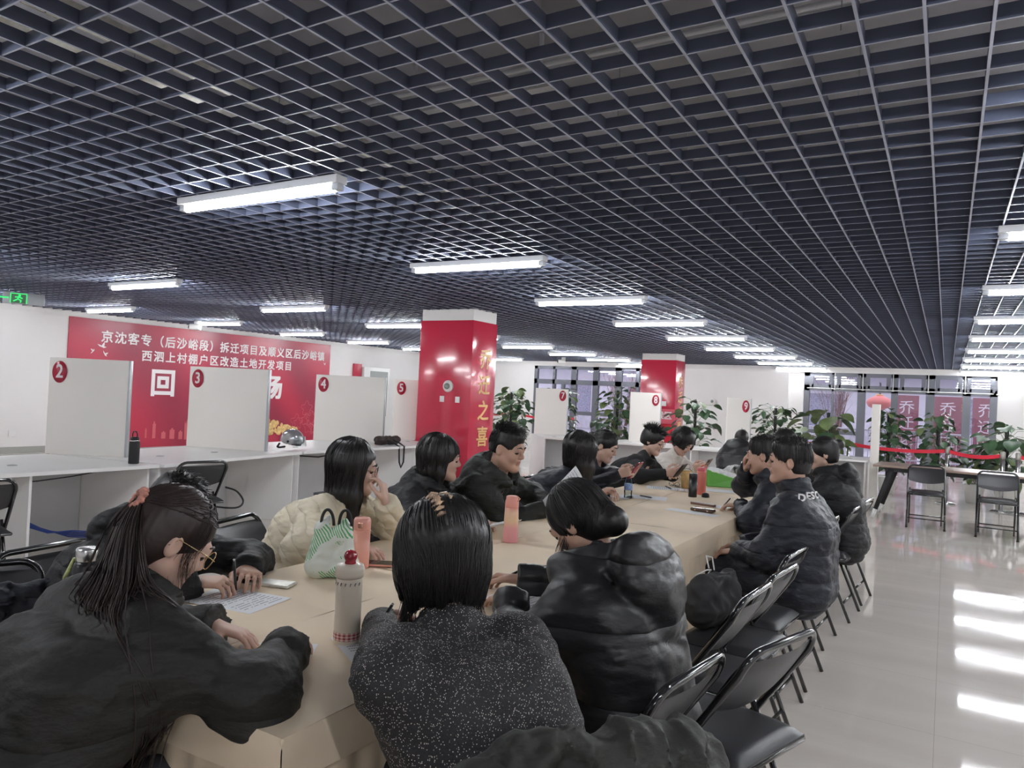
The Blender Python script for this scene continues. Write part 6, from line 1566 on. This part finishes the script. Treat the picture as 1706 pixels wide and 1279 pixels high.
# ================================================================ things on the booth desks
t = bottle(-5.92, 3.70, .751, [(0, 0), (.040, 0), (.042, .004), (.042, .17), (.036, .195), (0, .195)], M['black_matte'], 'matte black flask with carry loop on the white desk by panel two', [(.032, .195), (.034, .197), (.034, .225), (0, .228)], M['black_plastic'])
MB().tube([(-.03, 0, .215), (-.034, 0, .25), (-.02, 0, .272), (.02, 0, .272), (.034, 0, .25), (.03, 0, .215)], .005, 8).build('carry_loop', M['black_plastic'], t)
MB().lathe([(.0365, .190), (.038, .192), (.038, .199), (.0365, .2)], n=24).build('ring', M['steel'], t)
t = thing('helmet', 'shiny silver scooter helmet on the white desk below panel three', 'helmet', (-6.42, 5.90, .751), math.radians(20))
S = SDF(); S.ell((0, 0, .10), (.135, .115, .125), None, .02); S.ell((0, 0, .075), (.122, .102, .115), None, .01, 's'); S.half((0, 0, .055), (-.25, 0, -1)); 
V, F = S.mesh(.006); npmesh('shell', V, F, mat('silver_shell', (.42, .42, .44), .18, metal=.55, coat=.6), t)
S = SDF(); S.ell((0, 0, .085), (.120, .100, .110), None, .02); S.ell((0, 0, .07), (.10, .085, .10), None, .01, 's'); S.half((0, 0, .05), (-.2, 0, -1)); V, F = S.mesh(.007); npmesh('lining', V, F, M['black_matte'], t)
MB().tube([(-.10, -.10, .06), (-.13, -.09, .02), (-.14, -.02, .005), (-.13, .08, .01)], .012, 6).build('chin_strap', M['black_matte'], t)
def visor(u, v):
    a = (u-.5)*2.4; z = .03+.11*v; r = .15-.02*v; return (.02+r*math.cos(a), r*math.sin(a)*.85, z)
MB().grid(visor, 20, 6).build('visor', M['clear_plastic'], t)
for sy in (-1, 1): MB().lathe([(0, 0), (.014, 0), (.014, .006), (0, .008)], (0.01, sy*.117, .085), 14, Matrix.Rotation(-sy*math.pi/2, 3, 'X')).build('pivot', M['black_plastic'], t)
t = thing('shoulder_bag', 'dark brown soft bag with strap hanging over the desk edge', 'bag', (-6.27, 7.40, .751), math.radians(80))
S = SDF(); S.cap((-.17, 0, .055), (.16, .02, .06), .055, .05, .03); S.cap((-.12, .05, .05), (.12, .06, .05), .05, .05, .05); S.half((0, 0, .001), (0, 0, -1))
V, F = softmesh(S, .008, lambda q: (.02*np.abs(snoise(q, np.float32(9)))-.008).astype(np.float32), .012); npmesh('bag_body', V, F, mat('bag_brown', (.035, .022, .020), .55, bump=.3, bscale=30), t)
MB().tube([(-.05, -.05, .06), (-.04, -.18, .03), (-.035, -.265, .0), (-.03, -.275, -.20), (.0, -.275, -.27), (.04, -.275, -.20), (.05, -.265, .0), (.06, -.17, .03), (.07, -.05, .06)], .011, 6).build('strap', M['black_matte'], t)
b = MB()
for i in range(5): b.tube([(-6.40+.012*i, 2.9+.01*i, .36-.01*i), (-6.40+.010*i, 3.06, .30-.012*i), (-6.36+.010*i, 3.2+.01*i, .21-.01*i), (-6.30+.012*i, 3.4, .12+.014*i), (-6.22+.01*i, 3.7, .07+.014*i)], .006, 6)
tag(b.build('network_cables', M['cable_blue']), 'bundle of blue network cables drooping under the desk at the left', 'cables', kind='stuff')
tag(MB().tube([(-6.37, 2.95, .60), (-6.35, 3.15, .60), (-6.20, 3.35, .64), (-6.0, 3.5, .70)], .005, 6).build('hanging_wire', M['cable_black']), 'thin dark wire sagging under the desk top at the left', 'wire')
def smooth_path(P, n=6):
    P = [Vector(p) for p in P]; Q = [P[0]]+P+[P[-1]]; o = []
    for i in range(1, len(Q)-2):
        for k in range(n):
            t_ = k/n; a, b_, c, d = Q[i-1:i+3]
            o.append(0.5*((2*b_)+(c-a)*t_+(2*a-5*b_+4*c-d)*t_*t_+(3*b_-a-3*c+d)*t_**3))
    return o+[P[-1]]
tag(MB().tube(smooth_path([(-6.60, 4.72, .24), (-6.35, 4.80, .22), (-6.15, 4.95, .21), (-6.22, 5.10, .25), (-6.45, 5.2, .32), (-6.66, 5.22, .34)]), .010, 6).build('power_cable', M['cable_black']), 'black power cable under the desk between panels two and three', 'cable')
tag(MB().tube([(-6.55, 6.0, .66), (-6.5, 6.4, .62), (-6.5, 6.8, .66), (-6.5, 7.1, .70)], .009, 6).build('power_cable', M['cable_black']), 'black cable looped under the desk near the brown bag', 'cable')
